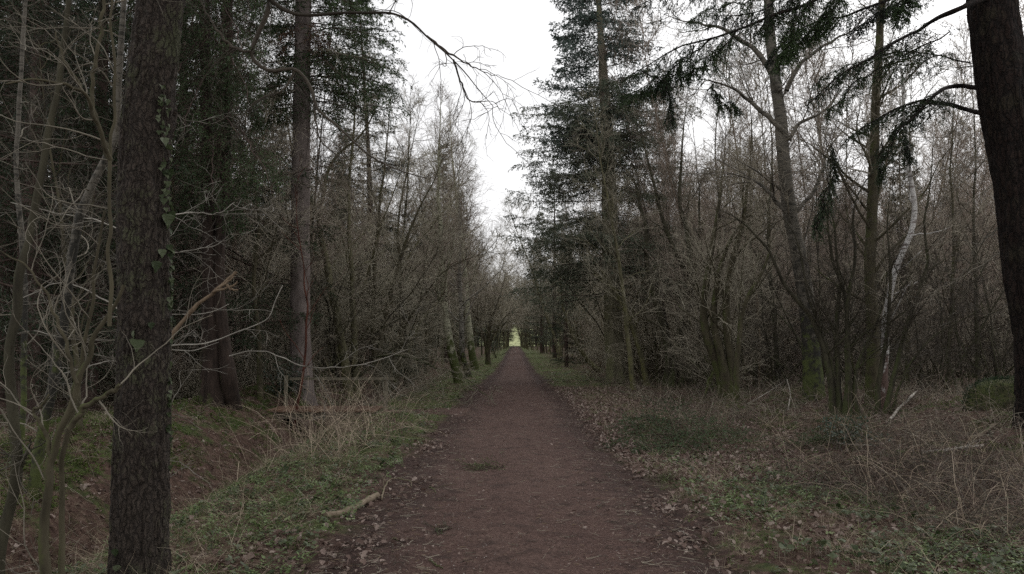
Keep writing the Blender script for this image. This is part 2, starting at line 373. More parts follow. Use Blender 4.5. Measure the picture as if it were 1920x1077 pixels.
def path_mat():
    m, t, b = new_mat('trodden_red_brown_path', 0.92, 0.2)
    g = nd(t, 'ShaderNodeNewGeometry'); co = g.outputs['Position']
    n1 = noise(t, 0.8, co, 5, 0.6, (1, 0.35, 1)); n2 = noise(t, 38, co, 6, 0.72); n3 = noise(t, 3.5, co, 6, 0.72)
    c = ramp(t, n2, [(0.30, (0.030, 0.017, 0.013)), (0.5, (0.086, 0.049, 0.040)), (0.68, (0.17, 0.112, 0.094))])
    c = mixc(t, ramp(t, n1, [(0.40, (0, 0, 0)), (0.62, (0.75, 0.75, 0.75))]), c, ramp(t, n2, [(0.3, (0.060, 0.034, 0.027)), (0.7, (0.170, 0.110, 0.090))]))
    c = mixc(t, ramp(t, n3, [(0.50, (0, 0, 0)), (0.66, (0.75, 0.75, 0.75))]), c, (0.036, 0.022, 0.018))
    at = nd(t, 'ShaderNodeAttribute', attribute_name='edge')
    e = math_(t, 'ADD', at.outputs['Fac'], math_(t, 'MULTIPLY', math_(t, 'SUBTRACT', n3, 0.5), 0.9))
    c = mixc(t, ramp(t, e, [(0.35, (0, 0, 0)), (0.8, (0.85, 0.85, 0.85))]), c, ramp(t, n2, [(0.3, (0.026, 0.016, 0.013)), (0.7, (0.075, 0.045, 0.038))]))
    t.links.new(c, b.inputs['Base Color'])
    h = math_(t, 'ADD', noise(t, 60, co, 4, 0.8), math_(t, 'MULTIPLY', n3, 1.5)); bump(t, b, h, 0.7, 0.02)
    return m
M['ground'] = ground_mat(); M['path'] = path_mat()

# ------------------------------------------------------------------ object helpers
COL = SC.collection
def link(name, me, parent=None, loc=None, kind=None):
    o = bpy.data.objects.new(name, me); COL.objects.link(o)
    if parent is not None: o.parent = parent
    if loc is not None: o.location = loc
    if kind: o['kind'] = kind
    return o
def thing(name, label, cat, loc, group=None):
    o = bpy.data.objects.new(name, None); o.empty_display_size = 0.2; COL.objects.link(o); o.location = loc
    o['label'] = label; o['category'] = cat
    if group: o['group'] = group
    return o
def tag(o, label, cat, group=None):
    o['label'] = label; o['category'] = cat
    if group: o['group'] = group
    return o

# ------------------------------------------------------------------ ground and path
def axis_graded(lo, hi, fine_lo, fine_hi, step, g):
    a = list(np.arange(fine_lo, fine_hi + 1e-6, step)); s = step; x = fine_hi
    while x < hi: s *= g; x += s; a.append(min(x, hi + 1))
    s = step; x = fine_lo; L = []
    while x > lo: s *= g; x -= s; L.append(x)
    return np.array(L[::-1] + a)
def grid(xs, ys):
    nx, ny = len(xs), len(ys); i = np.arange(ny - 1)[:, None] * nx + np.arange(nx - 1)[None]
    return np.stack([i, i + 1, i + nx + 1, i + nx], -1).reshape(-1, 4)
def build_ground():
    xs = axis_graded(-330, 330, -7.5, 9.5, 0.07, 1.045); ys = axis_graded(-30, 620, 4.6, 14, 0.07, 1.018)
    X, Y = np.meshgrid(xs, ys); Z = gz(X, Y)
    u = np.abs(X - path_c(Y)) / path_w(Y)
    inp = 1 - sstep(0.9, 1.25, u)
    rough = (fbm2(X * 5, Y * 5, 3) - 0.5) * 0.09
    Z = Z + rough * (1 - inp) - 0.035 * inp * (Y < 262)
    V = np.stack([X, Y, Z], -1)
    g = Geo().add(V, grid(xs, ys)); me = g.mesh('ground', M['ground'])
    zone = np.zeros((X.size, 4), np.float32)
    wob = fbm2(X * 1.3, Y * 1.3) - 0.5
    soil = 1 - sstep(1.05, 1.5, u + wob * 0.7)
    verge = (1 - .85 * (X > 0) * sstep(9, 12, Y) * (1 - sstep(24, 32, Y))) * sstep(1.0, 1.3, u) * (1 - sstep(1.0, 3.2 + 1.0 * (X > 0), np.abs(X) - path_w(Y) + wob * 1.5)) * sstep(14, 24, Y + 6 * (X < 0))
    zone[:, 0] = (soil * (Y < 262)).ravel(); zone[:, 1] = verge.ravel(); zone[:, 2] = sstep(256, 262, Y).ravel(); zone[:, 3] = 1
    at = me.attributes.new('zone', 'FLOAT_COLOR', 'POINT'); at.data.foreach_set('color', zone.ravel())
    link('ground', me, kind='structure')
    # main path: sheet with crumbling edge
    ys = axis_graded(-6, 250, 4.6, 9, 0.035, 1.012); us = np.linspace(-1, 1, 61)
    U, Y = np.meshgrid(us, ys)
    wl = path_w(Y) * (1 + 0.42 * (fbm2(Y * 1.1, Y * 0 + 3) - 0.5) + 0.2 * (vn2(Y * 7, Y * 0 + 8) - 0.5))
    wr = path_w(Y) * (1 + 0.42 * (fbm2(Y * 1.1, Y * 0 + 90) - 0.5) + 0.2 * (vn2(Y * 7, Y * 0 + 70) - 0.5))
    X = path_c(Y) + U * np.where(U < 0, wl, wr) * 1.04
    Z = gz(X, Y) + 0.012 * (1 - U**2) + (fbm2(X * 6, Y * 6, 3) - 0.5) * 0.022 * (1 - np.abs(U)**6) - 0.05 * np.abs(U)**10 + 0.006
    Z = Z - 0.018 * np.exp(-((np.abs(X) - 0.55) / 0.3)**2)
    me = Geo().add(np.stack([X, Y, Z], -1), grid(us, ys)).mesh('path', M['path'])
    a = me.attributes.new('edge', 'FLOAT', 'POINT'); a.data.foreach_set('value', (np.abs(U)**1.6).ravel().astype(np.float32))
    link('path', me, kind='structure')
    # side path to the bridge
    xs = np.linspace(-3.15, -0.9, 70); us = np.linspace(-1, 1, 16)
    U, X = np.meshgrid(us, xs); t = (X + 3.15) / 2.25
    Y = 18.35 + U * (0.42 + 1.3 * t**2.2) * (1 + 0.25 * (vn2(X * 3, U * 0) - 0.5)) + 0.1
    Z = gz(X, Y) * 0.6 + 0.030 - 0.05 * np.abs(U)**6 - 0.045 * t**6
    me = Geo().add(np.stack([X, Y, Z], -1), grid(us, xs)[:, ::-1]).mesh('side_path', M['path'])
    a = me.attributes.new('edge', 'FLOAT', 'POINT'); a.data.foreach_set('value', (np.abs(U)**2 * 0.5).ravel().astype(np.float32))
    link('side_path', me, kind='structure')
build_ground()

# ------------------------------------------------------------------ prototypes of trees
def bare_crown(pts, rad, rng, n1, l1, a1, n2, n3, n4=0, wander=0.12, trop=0.06, rmin=0.0018, t0=0.3, K1=8, thick=0.5, droop=0.0, S1=4):
    """twiggy branching on trunks pts(N,K,3); returns (limbs Geo pieces, twig Geo pieces)"""
    limbs, twigs = [], []
    p, d, par, t, r = kids(pts, rad, n1, t0, 0.98, a1, 10, rng)
    L = l1 * (0.35 + 0.8 * (1 - t)) * rng.uniform(0.6, 1.25, len(t)); R = np.maximum(r * thick * rng.uniform(0.5, 0.9, len(t)), rmin * 2.2)
    R = np.minimum(R, L * 0.02 + 0.004)
    b1 = grow(p, d, L, K1, wander, trop, rng); r1 = taper(R, rmin * 1.4, len(p), K1); limbs.append(tubes(b1, r1, S1))
    p, d, par, t, r = kids(b1, r1, n2, 0.12, 0.98, 42, 12, rng)
    L2 = L[par] * (0.30 + 0.35 * (1 - t)) * rng.uniform(0.6, 1.3, len(t))
    b2 = grow(p, d, L2, 6, wander * 1.4, trop * 0.8 - droop * 0.5, rng); r2 = taper(np.maximum(r * 0.6, rmin * 1.3), rmin, len(p), 6); twigs.append(tubes(b2, r2, 3))
    p, d, par, t, r = kids(b2, r2, n3, 0.15, 1.0, 40, 14, rng)
    L3 = L2[par] * (0.35 + 0.3 * (1 - t)) * rng.uniform(0.6, 1.4, len(t)) + 0.06
    b3 = grow(p, d, L3, 4, wander * 1.5, trop * 0.5 - droop, rng); r3 = taper(np.maximum(r * 0.7, rmin), rmin * 0.7, len(p), 4); twigs.append(tubes(b3, r3, 3))
    if n4:
        p, d, par, t, r = kids(b3, r3, n4, 0.2, 1.0, 38, 14, rng)
        b4 = grow(p, d, L3[par] * rng.uniform(0.35, 0.8, len(t)), 3, wander * 1.5, -droop, rng); r4 = taper(rmin * 0.8, rmin * 0.6, len(p), 3); twigs.append(tubes(b4, r4, 3))
    return limbs, twigs

def proto_birch(seed, H=12, r=0.055, dense=1.0):
    rng = RNG(seed)
    tr = grow(np.array([[0, 0, -0.15]]), np.array([[rng.normal(0, .05), rng.normal(0, .05), 1]]), H, 16, 0.035, 0.05, rng)
    rad = taper(r, 0.006, 1, 16, 0.85)
    limbs, twigs = bare_crown(tr, rad, rng, int(34 * dense), H * 0.20, 38, 6, 4, 2, 0.10, 0.09, 0.0052, 0.16)
    g = Geo().add(*tubes(tr, rad, 6)); c = Geo()
    for l in limbs: c.add(*l)
    for l in twigs: c.add(*l)
    return g, c
def proto_shrub(seed, H=3.5, n=9, r=0.02, spread=0.35):
    rng = RNG(seed)
    p0 = np.stack([rng.normal(0, 0.18, n), rng.normal(0, 0.18, n), np.full(n, -0.1)], 1)
    d0 = np.stack([rng.normal(0, spread, n), rng.normal(0, spread, n), np.ones(n)], 1)
    L = H * rng.uniform(0.6, 1.15, n)
    tr = grow(p0, d0, L, 10, 0.10, 0.02, rng); rad = taper(r, 0.004, n, 10)
    limbs, twigs = bare_crown(tr, rad, rng, 9, H * 0.30, 45, 5, 4, 0, 0.15, 0.03, 0.0042, 0.15)
    g = Geo().add(*tubes(tr, rad, 5)); c = Geo()
    for l in limbs + twigs: c.add(*l)
    return g, c
def proto_ash(seed, H=15, r=0.13, a1=48, t0=0.3):
    rng = RNG(seed)
    tr = grow(np.array([[0, 0, -0.2]]), np.array([[rng.normal(0, .10), rng.normal(0, .08), 1]]), H, 18, 0.06, 0.05, rng)
    rad = taper(r, 0.015, 1, 18, 0.9)
    limbs, twigs = bare_crown(tr, rad, rng, 24, H * 0.33, a1, 7, 6, 3, 0.15, 0.05, 0.0065, t0, 10, 0.6)
    g = Geo().add(*tubes(tr, rad, 8)); c = Geo()
    for l in limbs: g.add(*l)
    for l in twigs: c.add(*l)
    return g, c
def spruce_foliage(b1, L1, rng, n2, card, cw, nk, droop=0.12, hang=3, ratio=0.38, cones=False, flat_ang=55):
    """branchlets and needles along boughs b1 (N,K,3) -> wood list, needle list"""
    N, K, _ = b1.shape; wood, leaf = [], []
    r1 = taper(0.02 * np.minimum(L1 / 3, 1) + 0.004, 0.003, N, K); wood.append(tubes(b1, r1, 4))
    par = np.repeat(np.arange(N), n2); j = np.tile(np.arange(n2), N)
    t = 0.08 + 0.9 * (j + rng.random(N * n2)) / n2
    x = t * (K - 1); k = np.minimum(x.astype(int), K - 2); f = (x - k)[:, None]
    p = b1[par, k] * (1 - f) + b1[par, k + 1] * f; tan = norm(b1[par, k + 1] - b1[par, k])
    side = norm(np.cross(tan, np.array([0, 0, 1.0]))) * np.where(j % 2 == 0, 1, -1)[:, None]
    a = np.radians(flat_ang + rng.normal(0, 8, N * n2))[:, None]
    d = np.cos(a) * tan + np.sin(a) * side + rng.normal(0, 0.08, p.shape)
    L2 = np.minimum(L1[par] * ratio * (1.15 - t) + 0.12, 1.3) * rng.uniform(0.7, 1.2, N * n2)
    b2 = grow(p, d, L2, 5, 0.06, -droop, rng); r2 = taper(0.005, 0.002, len(p), 5); wood.append(tubes(b2, r2, 3))
    def needles(b, L, per):
        n = len(b); pp = np.repeat(np.arange(n), per); tt = rng.random(n * per); xx = tt * (b.shape[1] - 1); kk = np.minimum(xx.astype(int), b.shape[1] - 2); ff = (xx - kk)[:, None]
        q = b[pp, kk] * (1 - ff) + b[pp, kk + 1] * ff; tg = norm(b[pp, kk + 1] - b[pp, kk])
        dd = norm(tg + 0.7 * rng.normal(0, 1, tg.shape) * np.array([1, 1, 0.7]))
        leaf.append(cards(q, dd, card * rng.uniform(0.6, 1.2, len(q)), cw, rng))
    needles(b2, L2, nk)
    if hang:
        p, d, par, t, r = kids(b2, r2, hang, 0.15, 1.0, 50, 10, rng)
        L3 = L2[par] * rng.uniform(0.25, 0.6, len(p)) + 0.05
        b3 = grow(p, d, L3, 4, 0.06, -droop * 2.5, rng)
        wood.append(tubes(b3, taper(0.003, 0.0015, len(p), 4), 3)); needles(b3, L3, max(2, nk // 2))
    return wood, leaf
def proto_spruce(seed, H=18, hb=1.5, Lmax=3.2, whorls=26, card=0.10, cw=0.035, per=5, n2=12, nk=9, hang=2, down=0.25, r=0.2, dead=0.0):
    rng = RNG(seed)
    tr = grow(np.array([[0, 0, -0.2]]), np.array([[rng.normal(0, .015), rng.normal(0, .015), 1]]), H, 14, 0.012, 0.02, rng); rad = taper(r, 0.012, 1, 14)
    z = hb + (H - hb) * (np.arange(whorls) / whorls)**0.95
    zz = np.repeat(z, per) + rng.normal(0, 0.12, whorls * per); az = rng.random(whorls * per) * 2 * np.pi
    u = np.clip((zz - hb) / (H - hb), 0, 1)
    L = Lmax * (1 - u)**0.75 * np.minimum(1, 0.75 + u * 2) * rng.uniform(0.55, 1.2, len(zz)) + 0.2
    x = np.clip((zz + 0.2) / H, 0, 1) * 13; k = np.minimum(x.astype(int), 12); f = (x - k)[:, None]; p = tr[0, k] * (1 - f) + tr[0, k + 1] * f
    d = np.stack([np.cos(az), np.sin(az), -down + 0.7 * u**1.5 + rng.normal(0, .1, len(az))], 1)
    b1 = grow(p, d, L, 8, 0.05, 0.035, rng)
    wood, leaf = spruce_foliage(b1, L, rng, n2, card, cw, nk, hang=hang)
    g = Geo().add(*tubes(tr, rad, 10)); c = Geo()
    for w in wood: c.add(*w, 0)
    for w in leaf: c.add(*w, 1, False)
    return g, c

PROT = {}
def reg(key, gc, tm, cm, tname='trunk', cname='crown'):
    g, c = gc; PROT[key] = (g.mesh(key + '_' + tname, M[tm]), c.mesh(key + '_' + cname, [M[x] for x in cm]), tname, cname)
for i in range(5): reg(f'birch{i}', proto_birch(100 + i, [14, 12.5, 15, 10, 13][i], [.055, .045, .07, .035, .05][i]), ['birch_dark', 'bark_mossy', 'bark_tan', 'bark_darkstem', 'birch_dark'][i], ['twig_purple'])
for i in range(4): reg(f'shrub{i}', proto_shrub(200 + i, [2.6, 3.6, 2.0, 4.5][i], [9, 10, 12, 8][i]), 'bark_mossy', [['twig_brown'], ['twig_olive'], ['twig_brown'], ['twig_purple']][i], 'stems', 'twigs')
for i in range(3): reg(f'ash{i}', proto_ash(300 + i, [14, 16, 12][i], [.12, .15, .09][i]), ['bark_mossy', 'bark_olive', 'bark_olive'][i], ['twig_olive' if i else 'twig_brown'])
for i in range(3): reg(f'spruce{i}', proto_spruce(400 + i, [17, 20, 13][i], [1.8, 3.5, 0.6][i], [3.0, 3.3, 2.6][i]), 'bark_spruce', ['bark_spruce', 'spruce_dark' if i < 2 else 'spruce'])
reg('fir0', proto_spruce(460, 17, 1.8, 3.0, n2=14, nk=11), 'bark_spruce', ['bark_spruce', 'fir_grey'])
reg('nearspruce', proto_spruce(450, 17, 1.6, 3.1, 30, .06, .017, 5, 15, 20, 3, .3), 'bark_spruce', ['bark_spruce', 'spruce'])
def proto_hazel(seed):
    rng = RNG(seed); n = 8
    p0 = np.stack([rng.normal(0, 0.2, n), rng.normal(0, 0.2, n), np.full(n, -0.1)], 1); d0 = np.stack([rng.normal(0, .45, n), rng.normal(0, .45, n), np.ones(n)], 1)
    tr = grow(p0, d0, 7.5 * rng.uniform(.55, 1.15, n), 14, .11, -.01, rng); rad = taper(.052 * rng.uniform(.6, 1.2, n), .008, n, 14)
    limbs, twigs = bare_crown(tr, rad, rng, 12, 2.0, 48, 6, 5, 1, .17, .03, .005, .15)
    g = Geo().add(*tubes(tr, rad, 7)); c = Geo()
    for l in limbs + twigs: c.add(*l)
    return g, c
for i in range(3): reg(f'hazel{i}', proto_hazel(500 + i), ['bark_mossy', 'bark_darkstem', 'bark_olive'][i], ['twig_olive'], 'stems', 'twigs')

def plant(key, name, label, cat, x, y, sc=1.0, rz=0.0, group=None, lean=(0, 0), szz=1.0):
    tm, cm, tn, cn = PROT[key]
    t = thing(name, label, cat, (x, y, float(gz(x, y)) - 0.03), group)
    t.rotation_euler = (lean[0], lean[1], rz); t.scale = (sc, sc, sc * szz)
    a = link(tn, tm, t); b = link(cn, cm, t)
    return t

# thickets
rngT = RNG(11)
def free(x, y):
    if abs(x) < 3.4 and y < 120: return False
    if x > 0 and y < 20 + 0.5 * max(0, 6 - x): return False
    if -5.2 < x < -3.2: return False
    # keep the sight lines to the named trees thin
    return True
def scatter_pts(n, xlo, xhi, ylo, yhi, dmin, rng, pw=1.0):
    out = []; tries = 0
    while len(out) < n and tries < n * 60:
        tries += 1
        y = ylo + (yhi - ylo) * rng.random()**pw; x = xlo + (xhi - xlo) * rng.random()
        if abs(x) > 0.68 * y + 1.5 or not free(x, y): continue
        if any((x - a)**2 + (y - b)**2 < dmin * dmin for a, b in out): continue
        out.append((x, y))
    return out
for i, (x, y) in enumerate(scatter_pts(178, 5.2, 62, 28, 92, 0.9, rngT, 1.25)):
    k = int(rngT.integers(5))
    plant(f'birch{k}', 'thicket_sapling', 'slender bare sapling in the brown thicket right of the path', 'sapling', x, y, rngT.uniform(0.85, 1.2), rngT.random() * 6.28, 'bare saplings of the thicket right of the path', (rngT.normal(0, .05), rngT.normal(0, .05)))
for i, (x, y) in enumerate(scatter_pts(120, -34, -5.8, 22, 80, .9, rngT, 1.2)):
    k = int(rngT.integers(5))
    plant(f'birch{k}', 'thicket_sapling', 'slender bare sapling in the shaded wood left of the path', 'sapling', x, y, rngT.uniform(0.75, 1.1), rngT.random() * 6.28, 'bare saplings of the wood left of the path', (rngT.normal(0, .05), rngT.normal(0, .05)))
for i, (x, y) in enumerate(scatter_pts(95, 4.4, 40, 26, 75, 0.9, rngT, 1.3)):
    k = int(rngT.integers(4))
    plant(f'shrub{k}', 'undergrowth_bush', 'low bare twiggy bush in the undergrowth right of the path', 'bush', x, y, rngT.uniform(0.6, 1.1), rngT.random() * 6.28, 'bare bushes under the right-hand trees')
for i, (x, y) in enumerate(scatter_pts(60, -30, -5.6, 19, 70, 0.9, rngT, 1.3)):
    k = int(rngT.integers(4))
    plant(f'shrub{k}', 'undergrowth_bush', 'low bare twiggy bush in the undergrowth left of the path', 'bush', x, y, rngT.uniform(0.6, 1.1), rngT.random() * 6.28, 'bare bushes under the left-hand trees')
for i, (x, y) in enumerate(scatter_pts(22, 4.6, 24, 33, 56, 1.8, rngT, 1.0)):
    plant(f'hazel{i % 3}', 'hazel_bush', 'arching many-stemmed bare hazel in the wood right of the path', 'bush', x, y, rngT.uniform(.75, 1.15), rngT.random() * 6.28, 'arching hazels right of the path')
for i, (x, y) in enumerate(scatter_pts(22, -14, -5.0, 23, 60, 1.8, rngT, 1.0)):
    plant(f'hazel{i % 3}', 'hazel_bush', 'arching many-stemmed bare hazel in the wood left of the path', 'bush', x, y, rngT.uniform(.75, 1.15), rngT.random() * 6.28, 'arching hazels left of the path')
def proto_whips(seed):
    rng = RNG(seed); n = 6
    p0 = np.stack([rng.normal(0, 0.25, n), rng.normal(0, 0.25, n), np.full(n, -0.1)], 1); d0 = np.stack([rng.normal(0, .35, n), rng.normal(0, .35, n), np.ones(n)], 1)
    tr = grow(p0, d0, 6 * rng.uniform(.5, 1.2, n), 14, .09, -.005, rng); rad = taper(.026 * rng.uniform(.6, 1.3, n), .005, n, 14)
    limbs, twigs = bare_crown(tr, rad, rng, 9, 1.3, 50, 5, 3, 0, .18, .02, .004, .1)
    g = Geo().add(*tubes(tr, rad, 6)); c = Geo()
    for l in limbs + twigs: c.add(*l)
    return g, c
for i in range(3): reg(f'whip{i}', proto_whips(600 + i), ['bark_darkstem', 'bark_mossy', 'bark_darkstem'][i], [['twig_dark'], ['twig_brown'], ['twig_dark']][i], 'stems', 'twigs')
for i, (x, y) in enumerate(scatter_pts(34, 5.0, 19, 20.5, 33, 1.3, rngT, 1.0)):
    plant(f'whip{i % 3}', 'coppice_clump', 'clump of thin dark leaning stems at the front of the right-hand wood', 'bush', x, y, rngT.uniform(.75, 1.25), rngT.random() * 6.28, 'thin-stemmed clumps at the front of the right-hand wood')
for i, (x, y) in enumerate(scatter_pts(18, -15, -5.6, 19.5, 34, 1.3, rngT, 1.0)):
    plant(f'whip{i % 3}', 'coppice_clump', 'clump of thin dark leaning stems at the front of the left-hand wood', 'bush', x, y, rngT.uniform(.75, 1.25), rngT.random() * 6.28, 'thin-stemmed clumps at the front of the left-hand wood')
# trees lining the avenue
rngA = RNG(5)
y = 44.0; n = 0
while y < 240:
    for sgn in (-1, 1):
        x = sgn * (rngA.uniform(3.6, 5.2) - 2.1 * sstep(90, 190, y)); k = int(rngA.integers(3))
        if sgn > 0 and y < 60: continue
        side = 'left' if sgn < 0 else 'right'
        plant(f'ash{k}', 'avenue_tree', f'bare tree in the line fading away along the {side} edge of the path', 'tree', float(x), y + rngA.uniform(-2, 2), rngA.uniform(0.8, 1.05), rngA.random() * 6.28, f'bare trees lining the {side} edge of the path', (0, -sgn * rngA.uniform(0.0, 0.10)))
    y += 5.5 + y * 0.012
y = 36.0
while y < 240:
    for sgn in (-1, 1):
        x = sgn * rngA.uniform(6.5, 14); side = 'left' if sgn < 0 else 'right'
        if sgn > 0 and y < 55: continue
        k = int(rngA.integers(3))
        if rngA.random() < (0.12 if sgn < 0 else .35):
            plant(f'spruce{k}', 'spruce_tree', f'dark spruce standing behind the bare trees on the {side} side of the path', 'tree', float(x), y, rngA.uniform(0.75, 1.0), rngA.random() * 6.28, f'spruces behind the {side} row of trees')
        else:
            plant(f'ash{k}', 'wood_tree', f'bare tree in the second row on the {side} side of the path', 'tree', float(x), y, rngA.uniform(0.85, 1.1), rngA.random() * 6.28, f'bare trees of the {side} second row')
    y += 5.0 + y * 0.01
for i, (x, y) in enumerate(scatter_pts(34, -48, -11, 15, 62, 1.9, rngT, 1.2)):
    k = int(rngT.integers(3))
    plant(f'spruce{k}', 'spruce_tree', 'dark spruce in the gloomy plantation left of the ditch', 'tree', x, y, rngT.uniform(0.8, 1.1), rngT.random() * 6.28, 'spruces of the plantation on the left')
for i, (x, y) in enumerate(scatter_pts(10, 12, 70, 62, 105, 4, rngT, 1.0)):
    k = int(rngT.integers(3))
    plant(f'spruce{k}', 'spruce_tree', 'distant spruce behind the brown thicket on the right', 'tree', x, y, rngT.uniform(0.5, 0.75), rngT.random() * 6.28, 'distant spruces behind the right-hand thicket')
# ------------------------------------------------------------------ instanced ground cover
def scatter(name, P0, rot, scl, protos, idx=None):
    """one 'stuff' object: point cloud mesh whose points carry prototype meshes"""
    n = len(P0); me = bpy.data.meshes.new(name); me.vertices.add(n); me.vertices.foreach_set('co', np.asarray(P0, np.float32).ravel())
    a = me.attributes.new('rot', 'FLOAT_VECTOR', 'POINT'); a.data.foreach_set('vector', np.asarray(rot, np.float32).ravel())
    a = me.attributes.new('scl', 'FLOAT', 'POINT'); a.data.foreach_set('value', np.asarray(scl, np.float32).ravel())
    if idx is None: idx = np.arange(n) % len(protos)
    a = me.attributes.new('pick', 'INT', 'POINT'); a.data.foreach_set('value', np.asarray(idx, np.int32))
    col = bpy.data.collections.new(name + '_kinds')
    for k, (pm) in enumerate(protos):
        po = bpy.data.objects.new(f'{chr(97 + k)}_{name}', pm); col.objects.link(po)
    o = link(name, me, kind='stuff')
    ng = bpy.data.node_groups.new(name, 'GeometryNodeTree')
    ng.interface.new_socket('Geometry', in_out='INPUT', socket_type='NodeSocketGeometry'); ng.interface.new_socket('Geometry', in_out='OUTPUT', socket_type='NodeSocketGeometry')
    gi = ng.nodes.new('NodeGroupInput'); go = ng.nodes.new('NodeGroupOutput'); iop = ng.nodes.new('GeometryNodeInstanceOnPoints')
    ci = ng.nodes.new('GeometryNodeCollectionInfo'); ci.inputs['Collection'].default_value = col; ci.inputs['Separate Children'].default_value = True; ci.inputs['Reset Children'].default_value = True
    def na(nm, typ):
        q = ng.nodes.new('GeometryNodeInputNamedAttribute'); q.data_type = typ; q.inputs['Name'].default_value = nm
        return [s for s in q.outputs if s.enabled and s.name == 'Attribute'][0]
    L = ng.links; L.new(gi.outputs[0], iop.inputs['Points']); L.new(ci.outputs[0], iop.inputs['Instance']); iop.inputs['Pick Instance'].default_value = True
    L.new(na('pick', 'INT'), iop.inputs['Instance Index']); L.new(na('rot', 'FLOAT_VECTOR'), iop.inputs['Rotation']); L.new(na('scl', 'FLOAT'), iop.inputs['Scale'])
    L.new(iop.outputs[0], go.inputs[0])
    md = o.modifiers.new('scatter', 'NODES'); md.node_group = ng
    return o

# far wood beyond the countable trees (one mass) and the wood closing the end of the avenue
def far_wood():
    rng = RNG(77); pts = []; idx = []
    keys = [f'birch{i}' for i in range(5)] + ['spruce0', 'spruce1', 'spruce2', 'ash0', 'ash1']
    def put(n, xl, xh, yl, yh, ks):
        x = rng.uniform(xl, xh, n); y = rng.uniform(yl, yh, n); k = np.abs(x) < 0.75 * y + 6
        x, y = x[k], y[k]; pts.append(np.stack([x, y, gz(x, y)], 1)); idx.append(rng.choice(ks, len(x)))
    put(1500, 10, 130, 64, 170, [0, 1, 2, 3, 4, 0, 2, 8]); put(420, -110, -14, 70, 175, [0, 2, 4, 5, 6, 7, 8, 9])
    put(70, 6, 110, 250, 262, [7, 7, 5]); put(70, -110, -6, 250, 262, [7, 7, 5]); put(260, 4.2, 120, 170, 262, [8, 9, 5, 2]); put(260, -120, -4.2, 170, 262, [8, 9, 5, 6])
    p = np.concatenate(pts); ix = np.concatenate(idx)
    meshes = []
    for k in keys:
        g = bpy.data.meshes.new(k + '_far'); meshes.append(None)
    # join trunk + crown of each prototype
    out = []
    for k in keys:
        tm, cm, _, _ = PROT[k]
        o1 = bpy.data.objects.new('a', tm); o2 = bpy.data.objects.new('b', cm)
        import bmesh
        bm = bmesh.new(); bm.from_mesh(tm); nt_ = len(tm.materials); nf = len(bm.faces)
        bm.from_mesh(cm); bm.faces.ensure_lookup_table()
        for f in list(bm.faces)[nf:]: f.material_index += nt_
        me = bpy.data.meshes.new(k + '_far'); bm.to_mesh(me); bm.free()
        for m in list(tm.materials) + list(cm.materials): me.materials.append(m)
        bpy.data.objects.remove(o1); bpy.data.objects.remove(o2); out.append(me)
    rot = np.zeros((len(p), 3)); rot[:, 2] = rng.random(len(p)) * 6.28
    scatter('distant_woodland', p, rot, rng.uniform(0.9, 1.25, len(p)), out, ix)
far_wood()

# ------------------------------------------------------------------ named trees traced along their own lines
def line(pts, d, n=16, jit=0.0, rng=None, sink=0.25):
    """polyline from picture points at distance d (number or per-point list); first point sits on the ground"""
    b = G(*pts[0]); dd = b[1]
    if np.isscalar(d) or d is None: d = [dd if d is None else d] * len(pts)
    q = [np.array([*b[:2], b[2] - sink])] if dd > 0 else []
    for i, (px, py) in enumerate(pts[1:], 1): q.append(P(px, py, dd + (d[i] - d[0])))
    return resample(q, n, jit, rng)
def free_line(pts, d, n=16, jit=0, rng=None):
    if np.isscalar(d): d = [d] * len(pts)
    return resample([P(px, py, k) for (px, py), k in zip(pts, d)], n, jit, rng)
def hero(name, label, cat, stems, mat, twm, seed, r, n1=14, l1=2.2, a1=45, n2=6, n3=4, n4=2, wander=0.13, trop=0.05, droop=0, rmin=0.0042, t0=0.22, rt=0.25, S=8, single='trunk', K=16, group=None, thick=0.5, jit=0.012):
    rng = RNG(seed)
    L = []
    for s in stems:
        pts, d, kind = s[0], s[1], s[2]
        if kind == 'g':
            q = line(pts, d, K, jit, rng); zd = rng.normal(0, 0.25) * np.linspace(0, 1, K)**2; q[:, 1] += zd * 2 * (len(stems) > 1)
        else: q = free_line(pts, [L[0][0][1] + 0.12 * i for i in range(len(pts))], K, jit, rng)
        L.append(q)
    base = L[0][0].copy(); base[2] = float(gz(base[0], base[1]))
    t = thing(name, label, cat, base, group)
    for i, (q, s) in enumerate(zip(L, stems)):
        rr = s[3] if len(s) > 3 else r
        tp = s[4] if len(s) > 4 else rt
        x = np.linspace(0, 1, K); rad = rr * (1 - (1 - tp) * x) * (1 - (.88 * x**3 if len(s) <= 4 else 0)) + rr * 0.35 * np.exp(-x * K / 1.0) * (s[2] == 'g')
        q2 = resample(q, K * 3); rad2 = np.interp(np.linspace(0, 1, K * 3), x, rad)
        a = np.arange(S)[None] * 6.283 / S; zz = np.linspace(0, 1, K * 3)[:, None]
        shp = 1 + 0.14 * (vn2(a * 1.3 + seed, zz * 40) - 0.5) + 0.10 * (vn2(a * 3 + i * 9, zz * 90) - 0.5)
        g = Geo().add(*tubes(q2[None], rad2[None], S, shp[None]))
        nm = (single if s[2] == 'g' else 'limb') if len([1 for k in stems if k[2] == 'g']) == 1 else ('stem' if s[2] == 'g' else 'limb')
        link(nm, g.mesh(nm, M[mat], base), t)
        L[i] = (q, rad)
    c = Geo()
    Q = np.stack([q for q, _ in L]); R_ = np.stack([a for _, a in L])
    limbs, twigs = bare_crown(Q, R_, rng, n1, l1, a1, n2, n3, n4, wander, trop, rmin, t0, 9, thick, droop)
    for l in limbs: c.add(*l, 0)
    for l in twigs: c.add(*l, 1)
    link('crown', c.mesh('crown', [M[mat], M[twm]], base), t)
    return t
g_, f_ = 'g', 'f'
